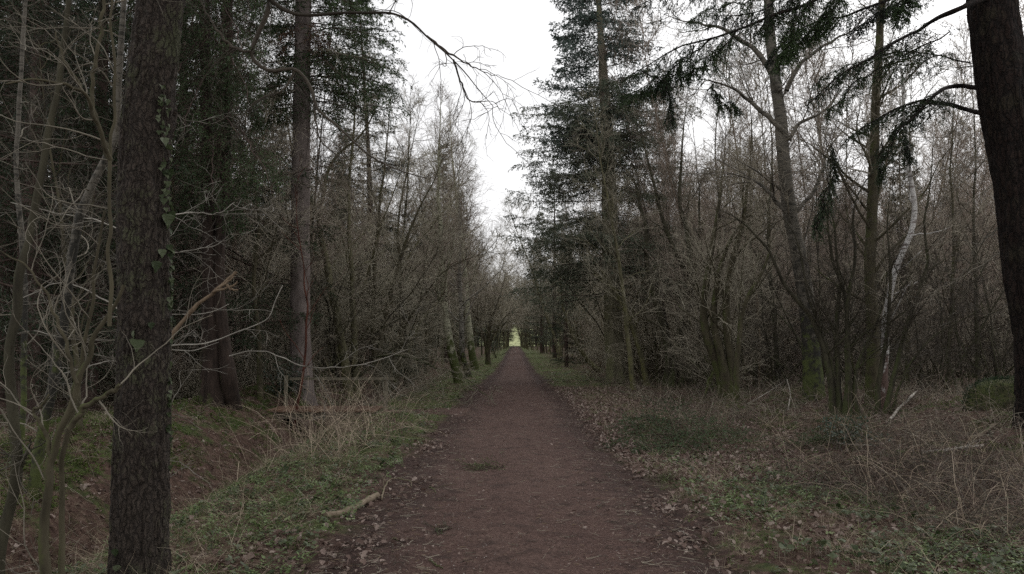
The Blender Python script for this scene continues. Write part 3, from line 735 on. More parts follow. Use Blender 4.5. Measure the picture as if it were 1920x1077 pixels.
# left of the path
hero('bare_tree', 'mossy crooked bare tree forking into two limbs, just behind the footbridge', 'tree',
     [([(655,742),(640,640),(622,545),(608,470),(598,420),(606,380),(612,330),(640,285),(690,240),(725,140)], None, g_),
      ([(600,418),(583,375),(560,330),(542,250),(530,140)], 24.5, f_, .08)], 'bark_olive', 'twig_olive', 21, .15, 12, 2.6)
hero('bare_tree', 'straight olive-barked bare tree standing right beside the forked crooked one', 'tree',
     [([(669,742),(664,640),(660,540),(656,450),(655,350),(662,250),(672,60)], None, g_)], 'bark_olive', 'twig_olive', 22, .11, 26, 2.2)
hero('hazel_bush', 'large many-stemmed hazel arching toward the path, behind the bridge end', 'bush',
     [([(716,737),(712,650),(735,540),(770,430),(815,330),(850,240)], None, g_),
      ([(726,737),(748,640),(792,560),(840,508),(900,480),(955,474)], None, g_, .06),
      ([(708,737),(700,600),(706,450),(720,300),(738,120)], None, g_),
      ([(734,737),(752,650),(750,540),(745,420),(765,300),(792,170)], None, g_, .09)], 'bark_mossy', 'twig_olive', 23, .10, 12, 2.4, n2=7, a1=42)
hero('birch_tree', 'leaning birch with bright moss on its foot, nearest of three beside the path edge', 'tree',
     [([(863,719),(852,680),(842,640),(834,580),(829,500),(826,430),(822,340),(826,180)], None, g_)], 'birch_mossy', 'twig_purple', 24, .17, 34, 2.6, a1=38)
hero('birch_tree', 'slimmer pale birch between the mossy leaning birch and the greenish one', 'tree',
     [([(883,708),(868,665),(864,600),(862,520),(862,430),(857,280)], None, g_)], 'birch', 'twig_purple', 25, .13, 30, 2.8, a1=38)
hero('birch_tree', 'greenish-white birch, farthest of three leaning beside the path edge', 'tree',
     [([(893,694),(882,640),(876,580),(871,510),(864,430),(848,300),(842,190)], None, g_)], 'birch_mossy', 'twig_purple', 26, .19, 30, 3.2, a1=38)
hero('small_tree', 'low spreading dark tree with a green mossy foot past the three birches', 'tree',
     [([(915,684),(916,645),(922,600),(940,545),(950,500)], None, g_, .16), ([(914,684),(911,650),(900,610),(880,560),(875,500)], None, g_, .12), ([(916,655),(930,620),(952,590),(975,575)], 62, f_, .08)], 'bark_mossy', 'twig_brown', 27, .15, 18, 3.4, n2=7, rmin=0.006)
hero('sapling', 'slender red-brown sapling growing at the near end of the footbridge', 'sapling',
     [([(549,806),(560,750),(570,690),(575,600),(571,520),(560,440),(556,400),(562,290)], None, g_)], 'bark_redstem', 'twig_dark', 28, .035, 14, 1.0, n2=4, n3=3)
hero('bare_tree', 'thin twiggy tree between the tall conifer trunk and the dark spruces', 'tree',
     [([(490,745),(485,640),(478,520),(484,400),(470,280),(480,120)], None, g_)], 'bark_mossy', 'twig_brown', 29, .07, 26, 2.4)
hero('bare_tree', 'slim bare tree left of the many-stemmed hazel with upright branches', 'tree',
     [([(762,728),(760,640),(752,540),(758,430),(765,330),(770,160)], None, g_)], 'bark_darkstem', 'twig_brown', 30, .10, 26, 2.6)
# right of the path
hero('bare_tree', 'olive stem leaning left over the path from beside the big conifer foot', 'tree',
     [([(1217,723),(1200,660),(1180,600),(1150,540),(1115,490),(1085,450),(1040,425)], None, g_)], 'bark_olive', 'twig_olive', 41, .12, 12, 2.0)
hero('bare_tree', 'twiggy olive tree standing just in front of the big conifer trunk', 'tree',
     [([(1190,733),(1178,640),(1168,540),(1150,430),(1130,320),(1112,190)], None, g_)], 'bark_olive', 'twig_olive', 40, .09, 30, 2.3)
hero('bare_tree', 'curved pale stem leaning toward the path before the far dark conifer', 'tree',
     [([(1135,699),(1102,675),(1075,630),(1060,590),(1052,555),(1048,480)], None, g_)], 'bark_olive', 'twig_olive', 42, .14, 10, 3.0, rmin=.005)
hero('hazel_bush', 'dark many-stemmed tree with a thick mossy stool, nearest right of the big conifer', 'tree',
     [([(1248,727),(1256,670),(1240,600),(1225,540),(1212,480),(1215,430),(1200,380),(1188,330),(1140,292),(1085,270)], None, g_),
      ([(1258,727),(1275,660),(1290,600),(1294,540),(1270,480),(1245,420),(1235,380),(1215,300),(1188,190)], None, g_),
      ([(1270,727),(1300,670),(1322,620),(1310,560),(1295,500),(1290,430),(1275,380),(1280,280),(1292,160)], None, g_),
      ([(1264,727),(1270,640),(1300,540),(1312,440),(1310,330),(1300,210)], None, g_, .09),
      ([(1278,727),(1310,685),(1335,655),(1390,610),(1430,570)], None, g_, .09)], 'bark_darkstem', 'twig_brown', 43, .16, 11, 2.2, n2=6)
hero('hazel_bush', 'olive many-stemmed tree in the middle of the right-hand undergrowth', 'tree',
     [([(1360,749),(1346,690),(1326,630),(1321,560),(1340,450),(1355,350),(1366,230)], None, g_),
      ([(1368,749),(1352,660),(1338,600),(1352,500),(1392,420),(1445,375)], None, g_),
      ([(1372,749),(1373,680),(1361,610),(1366,520),(1390,430),(1402,330),(1408,210)], None, g_, .14),
      ([(1318,749),(1330,715),(1345,690),(1350,650)], None, g_, .06),
      ([(1380,749),(1386,640),(1402,560),(1440,500),(1452,400),(1432,310)], None, g_, .08)], 'bark_mossy', 'twig_olive', 44, .14, 11, 2.2, n2=6)
hero('birch_tree', 'stout birch with rough dark foot and moss, tallest on the right', 'tree',
     [([(1527,746),(1522,680),(1516,600),(1508,540),(1498,470),(1488,420),(1480,370),(1474,300),(1468,230),(1462,170),(1455,100),(1450,0),(1446,-140)], None, g_, .215, .45),
      ([(1472,250),(1440,220),(1405,190),(1370,165),(1320,150),(1285,156)], 22, f_, .07), ([(1463,170),(1430,112),(1400,82),(1360,58),(1310,45),(1270,36),(1232,22)], 22, f_, .08),
      ([(1475,170),(1505,115),(1550,82),(1600,55),(1640,10)], 22, f_, .06), ([(1480,262),(1500,232),(1540,212),(1565,185),(1595,140)], 22, f_, .05),
      ([(1489,412),(1462,385),(1425,345),(1390,330),(1340,320)], 22, f_, .06), ([(1490,400),(1530,350),(1560,270),(1610,220)], 22.5, f_, .05)],
     'birch_dark', 'twig_brown', 45, .3, 9, 2.0, n2=6, S=16)
hero('hazel_bush', 'dark clump of crossing stems in front of the stout birch', 'bush',
     [([(1565,778),(1557,720),(1546,660),(1522,600),(1492,560),(1462,520),(1440,470),(1400,425),(1350,397),(1292,386)], None, g_, .075),
      ([(1570,778),(1565,700),(1545,640),(1520,570),(1505,490),(1485,430),(1460,400),(1432,368)], None, g_, .05),
      ([(1575,778),(1571,690),(1570,600),(1576,530),(1561,480),(1555,400),(1561,330),(1548,230)], None, g_),
      ([(1583,778),(1590,690),(1588,600),(1592,540),(1601,470),(1600,380),(1630,325),(1642,240)], None, g_),
      ([(1592,778),(1590,650),(1590,560),(1582,530),(1575,480),(1570,400),(1555,350),(1528,300)], None, g_)], 'bark_darkstem', 'twig_dark', 46, .062, 12, 1.4, n2=6, rmin=.0022)
hero('hazel_bush', 'open clump of thin dark stems spreading behind the pale fallen branch', 'bush',
     [([(1652,778),(1680,695),(1700,620),(1730,530),(1741,490),(1735,420),(1748,330),(1760,220)], None, g_),
      ([(1645,778),(1650,700),(1666,620),(1670,500),(1668,410),(1680,300)], None, g_),
      ([(1610,778),(1604,700),(1640,620),(1657,560),(1668,480)], None, g_),
      ([(1660,778),(1710,660),(1770,600),(1850,545)], None, g_, .03)], 'bark_darkstem', 'twig_dark', 47, .058, 11, 1.5, n2=6, rmin=.0022)
hero('bare_tree', 'straight mossy-barked trunk rising behind the thin dark stems', 'tree',
     [([(1637,752),(1636,640),(1632,540),(1634,400),(1638,300),(1642,200),(1648,100),(1655,-80)], None, g_, .15, .5)], 'bark_mossy', 'twig_brown', 48, .15, 34, 2.4)
hero('birch_tree', 'small birch with a bent white trunk among the dark stems on the right', 'tree',
     [([(1656,768),(1660,640),(1667,548),(1682,500),(1700,460),(1712,425),(1714,385),(1708,340),(1697,240),(1690,130)], None, g_, .085, .35)], 'birch_white', 'twig_brown', 49, .085, 10, 1.2, S=10)
for i, (px, by, lean, lab) in enumerate([(1418,728,-12,'thin upright tree behind the olive clump, left of the stout birch'), (1775,742,14,'thin dark tree between the bent white birch and the big trunk'), (1835,738,-10,'thin tree close left of the big dark trunk'), (1700,735,8,'thin brown tree behind the bent white birch'), (1462,735,-22,'thin tree leaning across just left of the stout birch'), (1330,722,20,'thin tree leaning right above the dark stool')]):
    hero('bare_tree', lab, 'tree', [([(px,by),(px+lean*.4,by-120),(px+lean,by-300),(px+lean*.6,by-450),(px+lean*1.6,by-640)], None, g_)], ['bark_darkstem','bark_mossy'][i % 2], 'twig_brown', 60 + i, .075, 28, 2.2)

# ------------------------------------------------------------------ furrowed big trunks
def big_trunk(pts, rad, mat, name, t, base, S=120, K=420, amp=0.012, fs=26, knot=None, seed=0):
    q = resample(pts, K); x = np.linspace(0, 1, K); R_ = np.interp(x, np.linspace(0, 1, len(rad)), rad)
    L = np.concatenate([[0], np.cumsum(np.linalg.norm(np.diff(q, axis=0), axis=1))])
    a = np.arange(S) * 2 * np.pi / S
    A, Z = np.meshgrid(a, L); X = np.cos(A) * R_[:, None]; Y = np.sin(A) * R_[:, None]
    wx = X + 0.02 * (vn3(X * 8, Y * 8, Z * 5) - 0.5); wz = Z
    n1 = vn3(wx * fs + seed, Y * fs, wz * fs * 0.16); n2 = vn3(X * fs * 2.3, Y * fs * 2.3 + 5, wz * fs * 0.45); n3 = vn3(X * 90, Y * 90, wz * 60)
    n4 = vn3(X * fs * .6 + 9, Y * fs * .6, wz * fs * 0.9)
    fur = 1 - np.abs(n1 - 0.5) * 2; cr = 1 - np.abs(n4 - 0.5) * 2
    d = -amp * np.clip(fur - 0.62, 0, 1) * 2.6 + amp * 0.7 * (n2 - 0.5) + amp * 0.35 * (n3 - 0.5) - amp * 0.8 * np.clip(cr - 0.8, 0, 1) * 3
    low = vn3(X * 3, Y * 3, wz * 0.9)
    d = d + 0.07 * R_[:, None] * (low - 0.5) * 2 + 0.35 * R_[:, None] * np.exp(-Z / 0.35) * (0.6 + 0.6 * np.cos(A * 5 + 1))
    if knot is not None:
        for ka, kz, ks, kd in knot:
            r2 = ((np.angle(np.exp(1j * (A - ka)))) * R_[:, None] / ks)**2 + ((Z - kz) / ks)**2
            d = d + kd * (np.exp(-r2) - 1.7 * np.exp(-r2 * 5))
    shp = 1 + d / R_[:, None]
    V, F = tubes(q[None], R_[None], S, shp[None])
    link(name, Geo().add(V, F).mesh(name, M[mat], base), t)
    return q
# --- ivy-clad conifer, near left
bA = np.array([*P(262, 1110, 5.35)[:2], 0]); bA[2] = float(gz(bA[0], bA[1]))
tA = thing('conifer_tree', 'big furrowed trunk with climbing ivy in the left foreground', 'tree', bA)
ptsA = [bA - [0, 0, .3]] + [P(px, py, 5.35) for px, py in [(262,1060),(264,900),(268,750),(270,600),(271,500),(269,400),(271,300),(278,200),(290,100),(303,0)]] + [P(330, -180, 5.4), P(360, -420, 5.45), P(400,-800,5.5), P(450,-1500,5.6), P(500,-2600,5.7)]
knotA = [(4.9, 3.42, .07, .05), (4.2, 1.15, .06, .02), (5.6, 0.75, .06, .03), (4.6, 2.0, .05, .015)]
qA = big_trunk(ptsA, [.178, .172, .168, .162, .156, .152, .150, .146, .143, .142, .145, .14, .13, .11, .08, .02], 'bark_ivy_tree', 'trunk', tA, bA, 150, 800, 0.016, 30, knotA)
# --- big dark trunk, right edge, with drooping boughs
bY = G(1978, 800)
tY = thing('conifer_tree', 'huge dark red-brown trunk at the right edge with drooping boughs', 'tree', bY)
dY = bY[1]
qY = big_trunk([bY - [0, 0, .3]] + [P(px, py, dY) for px, py in [(1960,650),(1939,540),(1921,400),(1903,300),(1883,180),(1867,60),(1854,-50),(1840,-300),(1820,-700),(1800,-1500)]], [.46, .38, .365, .36, .355, .345, .335, .33, .30, .24, .06], 'bark_red', 'trunk', tY, bY, 90, 300, 0.03, 13)
def bough_set(parent, base, lines, mats, seed, n2, card, cw, nk, droop, hang, ratio, name='bough', start=0.0, r0=0.03, ang=60):
    rng = RNG(seed)
    for (pts, d) in lines:
        q = free_line(pts, d, 14, 0.02, rng); L = np.array([np.linalg.norm(np.diff(q, axis=0), axis=1).sum()])
        g = Geo().add(*tubes(resample(q, 26)[None], taper(r0, .005, 1, 26), 6), 0)
        k0 = int(start * 13); sub = q[k0:][None]
        if start > 0: sub = resample(q[k0:], 14)[None]
        wood, leaf = spruce_foliage(sub, L * (1 - start), rng, n2, card, cw, nk, droop, hang, ratio, flat_ang=ang)
        for w in wood[1:]: g.add(*w, 0)
        for l in leaf: g.add(*l, 1, False)
        link(name, g.mesh(name, [M[m] for m in mats], base), parent)
bough_set(tY, bY, [([(1862,-10),(1790,20),(1740,45),(1680,80),(1620,118),(1560,152),(1512,200)], [dY, dY-1, 12.5, 12, 11.7, 11.5, 11.3]),
                   ([(1885,165),(1800,160),(1755,178),(1715,218),(1680,255),(1655,300)], [dY, 13, 12.6, 12.3, 12, 12]),
                   ([(1890,225),(1800,203),(1730,190),(1660,215),(1590,260)], [dY, 13.2, 12.7, 12.4, 12.2]),
                   ([(1850,-160),(1700,-90),(1600,-30),(1500,12),(1440,35),(1340,70),(1240,105),(1165,150)], [dY, 12.5, 12, 11.6, 11.4, 11.2, 11, 10.8])],
          ['bark_red', 'spruce'], 71, 60, .055, .012, 13, .16, 4, .14, start=0.45, r0=.05)
bough_set(tY, bY, [([(1855,-120),(1720,-30),(1620,20),(1540,40),(1480,70),(1440,120)], [dY, 13, 12.6, 12.4, 12.2, 12]),
                   ([(1855,-200),(1700,-160),(1560,-100),(1470,-20),(1420,20),(1330,30)], [dY, 12.8, 12, 11.8, 11.5, 11.4]),
                   ([(1860,-140),(1760,-60),(1700,0),(1655,20),(1600,60)], [dY, 13, 12.8, 12.6, 12.5]),
                   ([(1850,-230),(1650,-190),(1450,-90),(1320,-25),(1230,-5),(1180,20)], [dY, 12, 11.4, 11, 10.8, 10.6])],
          ['bark_red', 'spruce_dark'], 72, 60, .055, .013, 14, .24, 4, .15, start=0.3, r0=.04)
bough_set(tY, bY, [([(1340,70),(1290,110),(1230,150),(1160,185)], [11.2, 11.3, 11.4, 11.5]), ([(1300,85),(1270,130),(1215,170)], [11.1, 11.2, 11.3]), ([(1390,55),(1330,110),(1290,140)], [11.3, 11.2, 11.1]), ([(1500,10),(1480,60),(1470,110)], [11.6, 11.5, 11.4]), ([(1560,-60),(1510,20),(1480,90),(1455,125)], 11.8), ([(1580,-40),(1540,30),(1500,80),(1490,110)], 11.9), ([(1540,-60),(1480,0),(1440,40),(1420,70)], 11.7), ([(1600,-40),(1560,20),(1530,70)], 11.9), ([(1480,-40),(1400,0),(1330,20),(1290,40)], 11.6), ([(1700,-30),(1690,20),(1690,40)], 12), ([(1820,118),(1700,95),(1600,120),(1530,160)], 12), ([(1780,60),(1680,110),(1600,160),(1550,215)], 12)], ['bark_red', 'spruce_green'], 75, 44, .055, .012, 14, .2, 4, .22, r0=.012)
bough_set(tY, bY, [([(1200,130),(1245,150),(1256,190),(1258,232)], 11), ([(1558,265),(1564,300),(1560,345)], 14.4), ([(1655,260),(1650,300),(1655,340)], 14.6), ([(1690,245),(1700,270),(1704,305)], 14.6), ([(1330,150),(1350,185),(1380,200)], 11.2), ([(1555,330),(1545,380),(1530,430)], 11.5)],
          ['bark_red', 'spruce'], 73, 40, .05, .011, 12, .30, 3, .16, r0=.008, ang=35)
# thin dead sprays of the big right-hand trunk
def dead_sprays(parent, base, lines, mat, seed, n2=9, l=0.5, r0=0.012, wander=.15, name='dead_branch', rmin=.002, n3=4, droop=0.05):
    rng = RNG(seed)
    for pts, d in lines:
        q = free_line(pts, d, 12, 0.015, rng)[None]; rad = taper(r0, rmin * 1.5, 1, 12); g = Geo().add(*tubes(q, rad, 5))
        p, dd, par, t, r = kids(q, rad, n2, .1, 1, 42, 14, rng); L = l * rng.uniform(.4, 1.3, len(p)); b2 = grow(p, dd, L, 7, wander, -droop, rng); r2 = taper(np.maximum(r * .6, rmin), rmin, len(p), 7); g.add(*tubes(b2, r2, 4))
        p, dd, par, t, r = kids(b2, r2, n3, .15, 1, 42, 14, rng); b3 = grow(p, dd, L[par] * rng.uniform(.3, .7, len(p)), 5, wander, 0.03, rng); g.add(*tubes(b3, taper(rmin, rmin * .6, len(p), 5), 3))
        link(name, g.mesh(name, M[mat], base), parent)
dead_sprays(tY, bY, [([(1870,270),(1820,330),(1760,380),(1720,440)], 13), ([(1875,330),(1800,400),(1750,470)], 13), ([(1880,420),(1830,470),(1790,540)], 13.2), ([(1895,240),(1912,300),(1900,380),(1880,420)], 13.2), ([(1885,150),(1905,230),(1925,260)], 13.2), ([(1870,120),(1780,130),(1720,160)], 13), ([(1885,470),(1800,520),(1720,570)], 13)], 'twig_mid', 74, l=.6)

def high_crown(t, base, q, z0, z1, n, L, seed):
    rng = RNG(seed); z = rng.uniform(z0, z1, n); az = rng.random(n) * 6.283; p = np.stack([np.interp(z, q[:, 2], q[:, 0]), np.interp(z, q[:, 2], q[:, 1]), z], 1)
    LL = L * rng.uniform(.6, 1.1, n) * (1 - .6 * (z - z0) / (z1 - z0)); b1 = grow(p, np.stack([np.cos(az), np.sin(az), np.full(n, -.05)], 1), LL, 8, .05, .02, rng)
    wood, leaf = spruce_foliage(b1, LL, rng, 16, .14, .05, 8, .08, 2, .40); g = Geo()
    for w in wood: g.add(*w, 0)
    for l in leaf: g.add(*l, 1, False)
    link('crown', g.mesh('crown', [M['bark_spruce'], M['spruce_dark']], base), t)
high_crown(tA, bA, qA, 5.6, 15, 70, 3.6, 401); high_crown(tY, bY, qY, 8.5, 17, 70, 4.2, 402)

# --- tall conifer with bare lower trunk behind the bridge
bE = G(566, 741)
tE = thing('conifer_tree', 'tall straight pinkish-grey conifer trunk rising behind the bridge', 'tree', bE)
dE = bE[1]
qE = big_trunk([bE - [0, 0, .3]] + [P(px, py, dE) for px, py in [(563,640),(563,540),(563,400),(565,250),(567,120),(569,0),(571,-150),(572,-400)]], [.30, .25, .245, .24, .225, .21, .19, .16, .05], 'bark_conifer', 'trunk', tE, bE, 40, 160, 0.01, 12)
rngE = RNG(81)
ln = []
for i in range(84):
    py = rngE.uniform(-240, 230); s = 1 if rngE.random() < 0.66 else -1; ln_ = rngE.uniform(60, 190) * (1 if s > 0 else .55); yy = rngE.uniform(-1.8, 1.8)
    ln.append(([(568, py), (568 + s * ln_ * .5, py - 8 + rngE.uniform(0, 20)), (568 + s * ln_, py + rngE.uniform(5, 40))], [dE, dE + yy * .5, dE + yy]))
bough_set(tE, bE, ln, ['bark_spruce', 'spruce_green'], 82, 16, .09, .026, 10, .14, 4, .34, r0=.018)
dead_sprays(tE, bE, [([(567, py), (567 + s * 60, py + 6), (567 + s * 130, py + 25)], [dE, dE + z, dE + z]) for py, s, z in [(200,-1,.5),(240,1,-.6),(270,-1,.4),(320,-1,.8),(330,1,.9),(150,1,-.5),(110,-1,-.5),(120,1,.5),(170,-1,-1),(350,1,-.8),(90,1,-1)]], 'twig_brown', 83, 14, .8, .016, droop=.1)
bough_set(tE, bE, [([(567, py), (567 + s * 25, py + 6), (567 + s * 48, py + 22)], dE - .3) for py, s in [(55,-1),(62,1),(80,-1),(75,1),(45,1),(95,1)]], ['bark_spruce', 'dead_needle'], 84, 14, .09, .02, 8, .2, 3, .5, r0=.012)

# --- big green-trunked conifer on the right of the path
bQ = G(1159, 717); dQ = bQ[1]
tQ = thing('conifer_tree', 'tall conifer with yellow-green trunk and blue-green top right of the path', 'tree', bQ)
qQ = big_trunk([bQ - [0, 0, .3]] + [P(px, py, dQ) for px, py in [(1152,640),(1148,560),(1145,480),(1142,360),(1138,250),(1130,120),(1122,0),(1114,-150),(1110,-260)]], [.46, .37, .34, .32, .28, .21, .13, .09, .05, .01], 'bark_yellow', 'trunk', tQ, bQ, 40, 160, .012, 10)
def q_boughs(z0, z1, n, Lf, seed, mats, name, card, cw, n2, nk, down, sec):
    rng = RNG(seed); z = np.sort(rng.uniform(z0, z1, n)); az = []
    while len(az) < n:
        a = rng.random() * 6.283
        if sec(a, rng): az.append(a)
    az = np.array(az); zz = qQ[:, 2] - float(bQ[2]); p = np.stack([np.interp(z, zz, qQ[:, 0]), np.interp(z, zz, qQ[:, 1]), z + bQ[2]], 1)
    L = Lf(z) * rng.uniform(.75, 1.15, n)
    d = np.stack([np.cos(az), np.sin(az), np.full(n, -down)], 1) + rng.normal(0, .05, (n, 3))
    b1 = grow(p, d, L, 9, .05, .035, rng)
    for i in range(n):
        wood, leaf = spruce_foliage(b1[i:i + 1], L[i:i + 1], rng, n2, card, cw, nk, .09, 4, .36)
        g = Geo()
        for w in wood: g.add(*w, 0)
        for l in leaf: g.add(*l, 1, False)
        link(name, g.mesh(name, [M[m] for m in mats], bQ), tQ)
q_boughs(3.4, 12.0, 125, lambda z: 4.4 - 0.14 * (z - 4), 91, ['bark_spruce', 'fir_grey'], 'bough', .10, .032, 24, 13, .22, lambda a, r: (math.sin(a) > -0.5 or r.random() < .6) and (math.cos(a) < 0.3 or r.random() < .6))
q_boughs(9.5, 20.0, 150, lambda z: np.interp(z, [9.5, 13, 19.5], [2.9, 2.5, 1.0]), 92, ['bark_spruce', 'spruce_blue'], 'top_bough', .10, .038, 18, 12, .05, lambda a, r: math.sin(a) > -0.8 or r.random() < .4)

# --- spruces placed where their crowns show
for key, px, d, sc, rz, lab in [
    ('nearspruce', -70, 12.0, 1.0, .3, 'dark spruce at the left edge, farthest left of all'), ('nearspruce', 60, 15.5, 1.0, 2.0, 'dark spruce behind the pale birch stems at far left'),
    ('nearspruce', 165, 18, 1.05, 4.0, 'dark spruce just left of the big ivy-clad trunk'), ('spruce2', 10, 20, 1.3, 1.0, 'low-branched spruce deep in shade at far left'),
    ('nearspruce', 400, 19.5, 1.1, 5.2, 'dark spruce with hanging boughs just right of the ivy-clad trunk'), ('nearspruce', 330, 24, 1.1, 3.3, 'spruce hidden behind the big ivy-clad trunk'),
    ('spruce2', 250, 27, 1.3, 3.3, 'low bushy spruce filling the dark gap behind the ivy-clad trunk'), 
    ('nearspruce', 690, 34, 1.0, 2.7, 'spruce crown above the crooked forked tree'), 
    ('fir0', 836, 60, .98, 4.4, 'pointed spruce behind the three leaning birches'), ('fir0', 868, 88, 1.05, 3.1, 'spruce showing above the birches near the sky gap'),
    ('spruce2', 1062, 50, .62, .8, 'low dark conifer behind the curved pale stem'), ('fir0', 1040, 78, 1.1, 2.2, 'spruce close behind the big conifer on the path side'),
    ('fir0', 1015, 105, 1.1, 5.0, 'narrow spruce far along the right edge of the path'), ('spruce0', 1240, 60, .75, 1.0, 'spruce half hidden behind the dark many-stemmed tree'), ('spruce2', 1690, 38, .9, 2.0, 'small spruce behind the bent white birch')]:
    p = P(px, 640, d); plant(key, 'spruce_tree', lab, 'tree', p[0], p[1], sc, rz)

# hanging boughs of the near left spruce
bN = G(397, 756); dN = bN[1]
tN = thing('spruce_tree', 'dark flaring twin trunk with heavy hanging boughs right of the ivy-clad trunk', 'tree', bN)
big_trunk([bN - [0, 0, .3]] + [P(px, py, dN) for px, py in [(396,700),(394,600),(392,450),(388,300),(385,100),(380,-150)]], [.23, .17, .14, .13, .12, .11, .08], 'bark_dark', 'trunk', tN, bN, 40, 120, .02, 12)
b2 = G(436, 757)
big_trunk([b2 - [0, 0, .3]] + [P(px, py, dN) for px, py in [(428,710),(420,650),(412,560),(414,430),(425,280),(430,60),(432,-150)]], [.21, .14, .11, .10, .09, .08, .07, .05], 'bark_dark', 'trunk', tN, bN, 36, 120, .02, 12)
rngN = RNG(85); ln = []
for (tx, ty) in [(505,345),(495,330),(470,370),(440,425),(420,440),(490,240),(470,200),(450,290),(400,380),(360,330),(345,250),(360,180),(460,120),(420,90),(500,60),(470,20),(360,60),(340,20),(390,0),(450,-20),(310,120),(300,200),(520,-30),(350,400),(380,250),(430,180),(230,60),(200,-20),(160,90)]:
    s = (tx - 400); yy = rngN.uniform(-2.2, .8)
    ln.append(([(395 + s * .1, ty - 110 - abs(s) * .3), (400 + s * .5, ty - 90), (400 + s * .85, ty - 40), (tx, ty)], [dN, dN + yy * .4, dN + yy * .8, dN + yy]))
bough_set(tN, bN, ln, ['bark_spruce', 'spruce_green'], 86, 40, .06, .016, 15, .14, 4, .30, r0=.02)

# ------------------------------------------------------------------ left foreground tangle
def stems_obj(name, label, cat, lines, mat, seed, S=8, child='stem', twig=None, group=None):
    """lines: (pts, d, r0, r1, on_ground)"""
    rng = RNG(seed); Q = []
    for pts, d, r0, r1, g in lines:
        if g:
            p0 = P(pts[0][0], pts[0][1], d if np.isscalar(d) else d[0]); z = float(gz(p0[0], p0[1])); q = [np.array([p0[0], p0[1], min(p0[2], z) - .15])]
            dd = [d] * len(pts) if np.isscalar(d) else d
            q += [P(a, b, k) for (a, b), k in zip(pts[1:], dd[1:])]; q = resample(q, 20, .006, rng)
        else: q = free_line(pts, d, 20, .005, rng)
        Q.append((q, taper(r0, r1, 1, 20)[0]))
    base = Q[0][0][0].copy(); base[2] = float(gz(base[0], base[1]))
    t = thing(name, label, cat, base, group)
    for i, (q, rad) in enumerate(Q):
        q2 = resample(q, 60); r2 = np.interp(np.linspace(0, 1, 60), np.linspace(0, 1, 20), rad)
        a = np.arange(S)[None] * 6.283 / S; zz = np.linspace(0, 1, 60)[:, None]
        shp = 1 + .16 * (vn2(a * 1.2 + i * 7, zz * 30) - .5) + .22 * np.maximum(0, vn2(zz * 26 + i, zz * 0) - .78) * 3
        link(child, Geo().add(*tubes(q2[None], r2[None], S, shp[None])).mesh(child, M[mat], base), t)
    if twig:
        twm, n1, l1, n2, n3, wander, r_, a1, tr = twig; c = Geo()
        QQ = np.stack([q for q, _ in Q]); RR = np.stack([r for _, r in Q])
        p, dd, par, tt, r = kids(QQ, RR, n1, .12, 1, a1, 14, rng); L = l1 * rng.uniform(.35, 1.3, len(p))
        b = grow(p, dd, L, 12, wander, tr, rng); rr = taper(np.clip(r * .5, r_ * 1.3, r_ * 2.6), r_ * .8, len(p), 12); c.add(*tubes(b, rr, 5))
        p, dd, par, tt, r = kids(b, rr, n2, .12, 1, 48, 15, rng); L2 = L[par] * rng.uniform(.25, .6, len(p)); b2 = grow(p, dd, L2, 8, wander, tr, rng); rr2 = taper(r_ * .9, r_ * .5, len(p), 8); c.add(*tubes(b2, rr2, 4))
        if n3:
            p, dd, par, tt, r = kids(b2, rr2, n3, .15, 1, 45, 15, rng); b3 = grow(p, dd, L2[par] * rng.uniform(.25, .6, len(p)), 5, wander, tr, rng); c.add(*tubes(b3, taper(r_ * .55, r_ * .4, len(p), 5), 3))
        link('twigs', c.mesh('twigs', M[twm], base), t, kind='stuff')
    return t
stems_obj('elder_bush', 'olive-stemmed elder in the left foreground dividing low down beside the big trunk', 'bush',
    [([(84,1120),(88,950),(98,850),(122,795),(150,710),(176,640),(202,590),(232,535)], 4.6, .034, .010, 1),
     ([(118,1120),(117,950),(118,860),(135,780),(145,700),(172,600),(180,500),(196,395)], 4.75, .020, .007, 1),
     ([(205,612),(207,540),(207,400),(207,290),(215,180),(207,0),(204,-60)], [4.5]*7, .012, .006, 0),
     ([(207,300),(190,250),(165,190),(140,165),(60,150),(10,158)], [4.5,4.4,4.3,4.2,4.1,4.0], .014, .004, 0),
     ([(205,300),(185,230),(150,160),(120,110),(105,60)], 4.55, .013, .004, 0),
     ([(172,215),(178,120),(190,50),(197,-60)], 4.8, .013, .009, 0),
     ([(128,805),(165,758),(200,740),(226,722)], 4.55, .018, .011, 0),
     ([(96,860),(80,800),(60,770),(78,760),(92,740)], 4.6, .014, .006, 0),
     ([(145,720),(120,640),(90,560),(50,500),(0,470)], 4.5, .012, .004, 0)],
    'bark_mossy', 101, twig=('twig_mid', 4, .65, 4, 2, .15, .0021, 50, .03))
stems_obj('bare_tree', 'dark slanting stem at the far left edge in front of the pale birch', 'tree',
    [([(-10,1100),(12,950),(33,885),(25,790),(16,700),(25,600),(46,480),(76,330),(105,200),(125,60),(138,-80)], 4.9, .038, .015, 1),
     ([(33,885),(52,850),(60,820)], 4.9, .015, .006, 0)], 'bark_darkstem', 102, twig=('twig_mid', 6, .7, 4, 2, .16, .0021, 55, .0))
stems_obj('birch_tree', 'pale birch stem leaning right behind the elder at far left', 'tree',
    [([(60,905),(76,830),(96,740),(112,640),(126,560),(140,450),(162,370),(190,312),(216,268),(225,100),(240,-60)], 8.2, .056, .026, 1)], 'birch_dark', 103, 12, 'trunk', ('twig_mid', 12, 1.1, 5, 3, .20, .0032, 60, -.01))
stems_obj('birch_tree', 'thinner grey birch stem at far left, left of the leaning pale one', 'tree',
    [([(38,880),(42,780),(44,680),(47,560),(40,450),(30,300),(42,100),(50,-60)], 9.5, .036, .020, 1)], 'birch_dark', 104, 12, 'trunk', ('twig_mid', 12, 1.2, 5, 3, .20, .0032, 60, -.01))
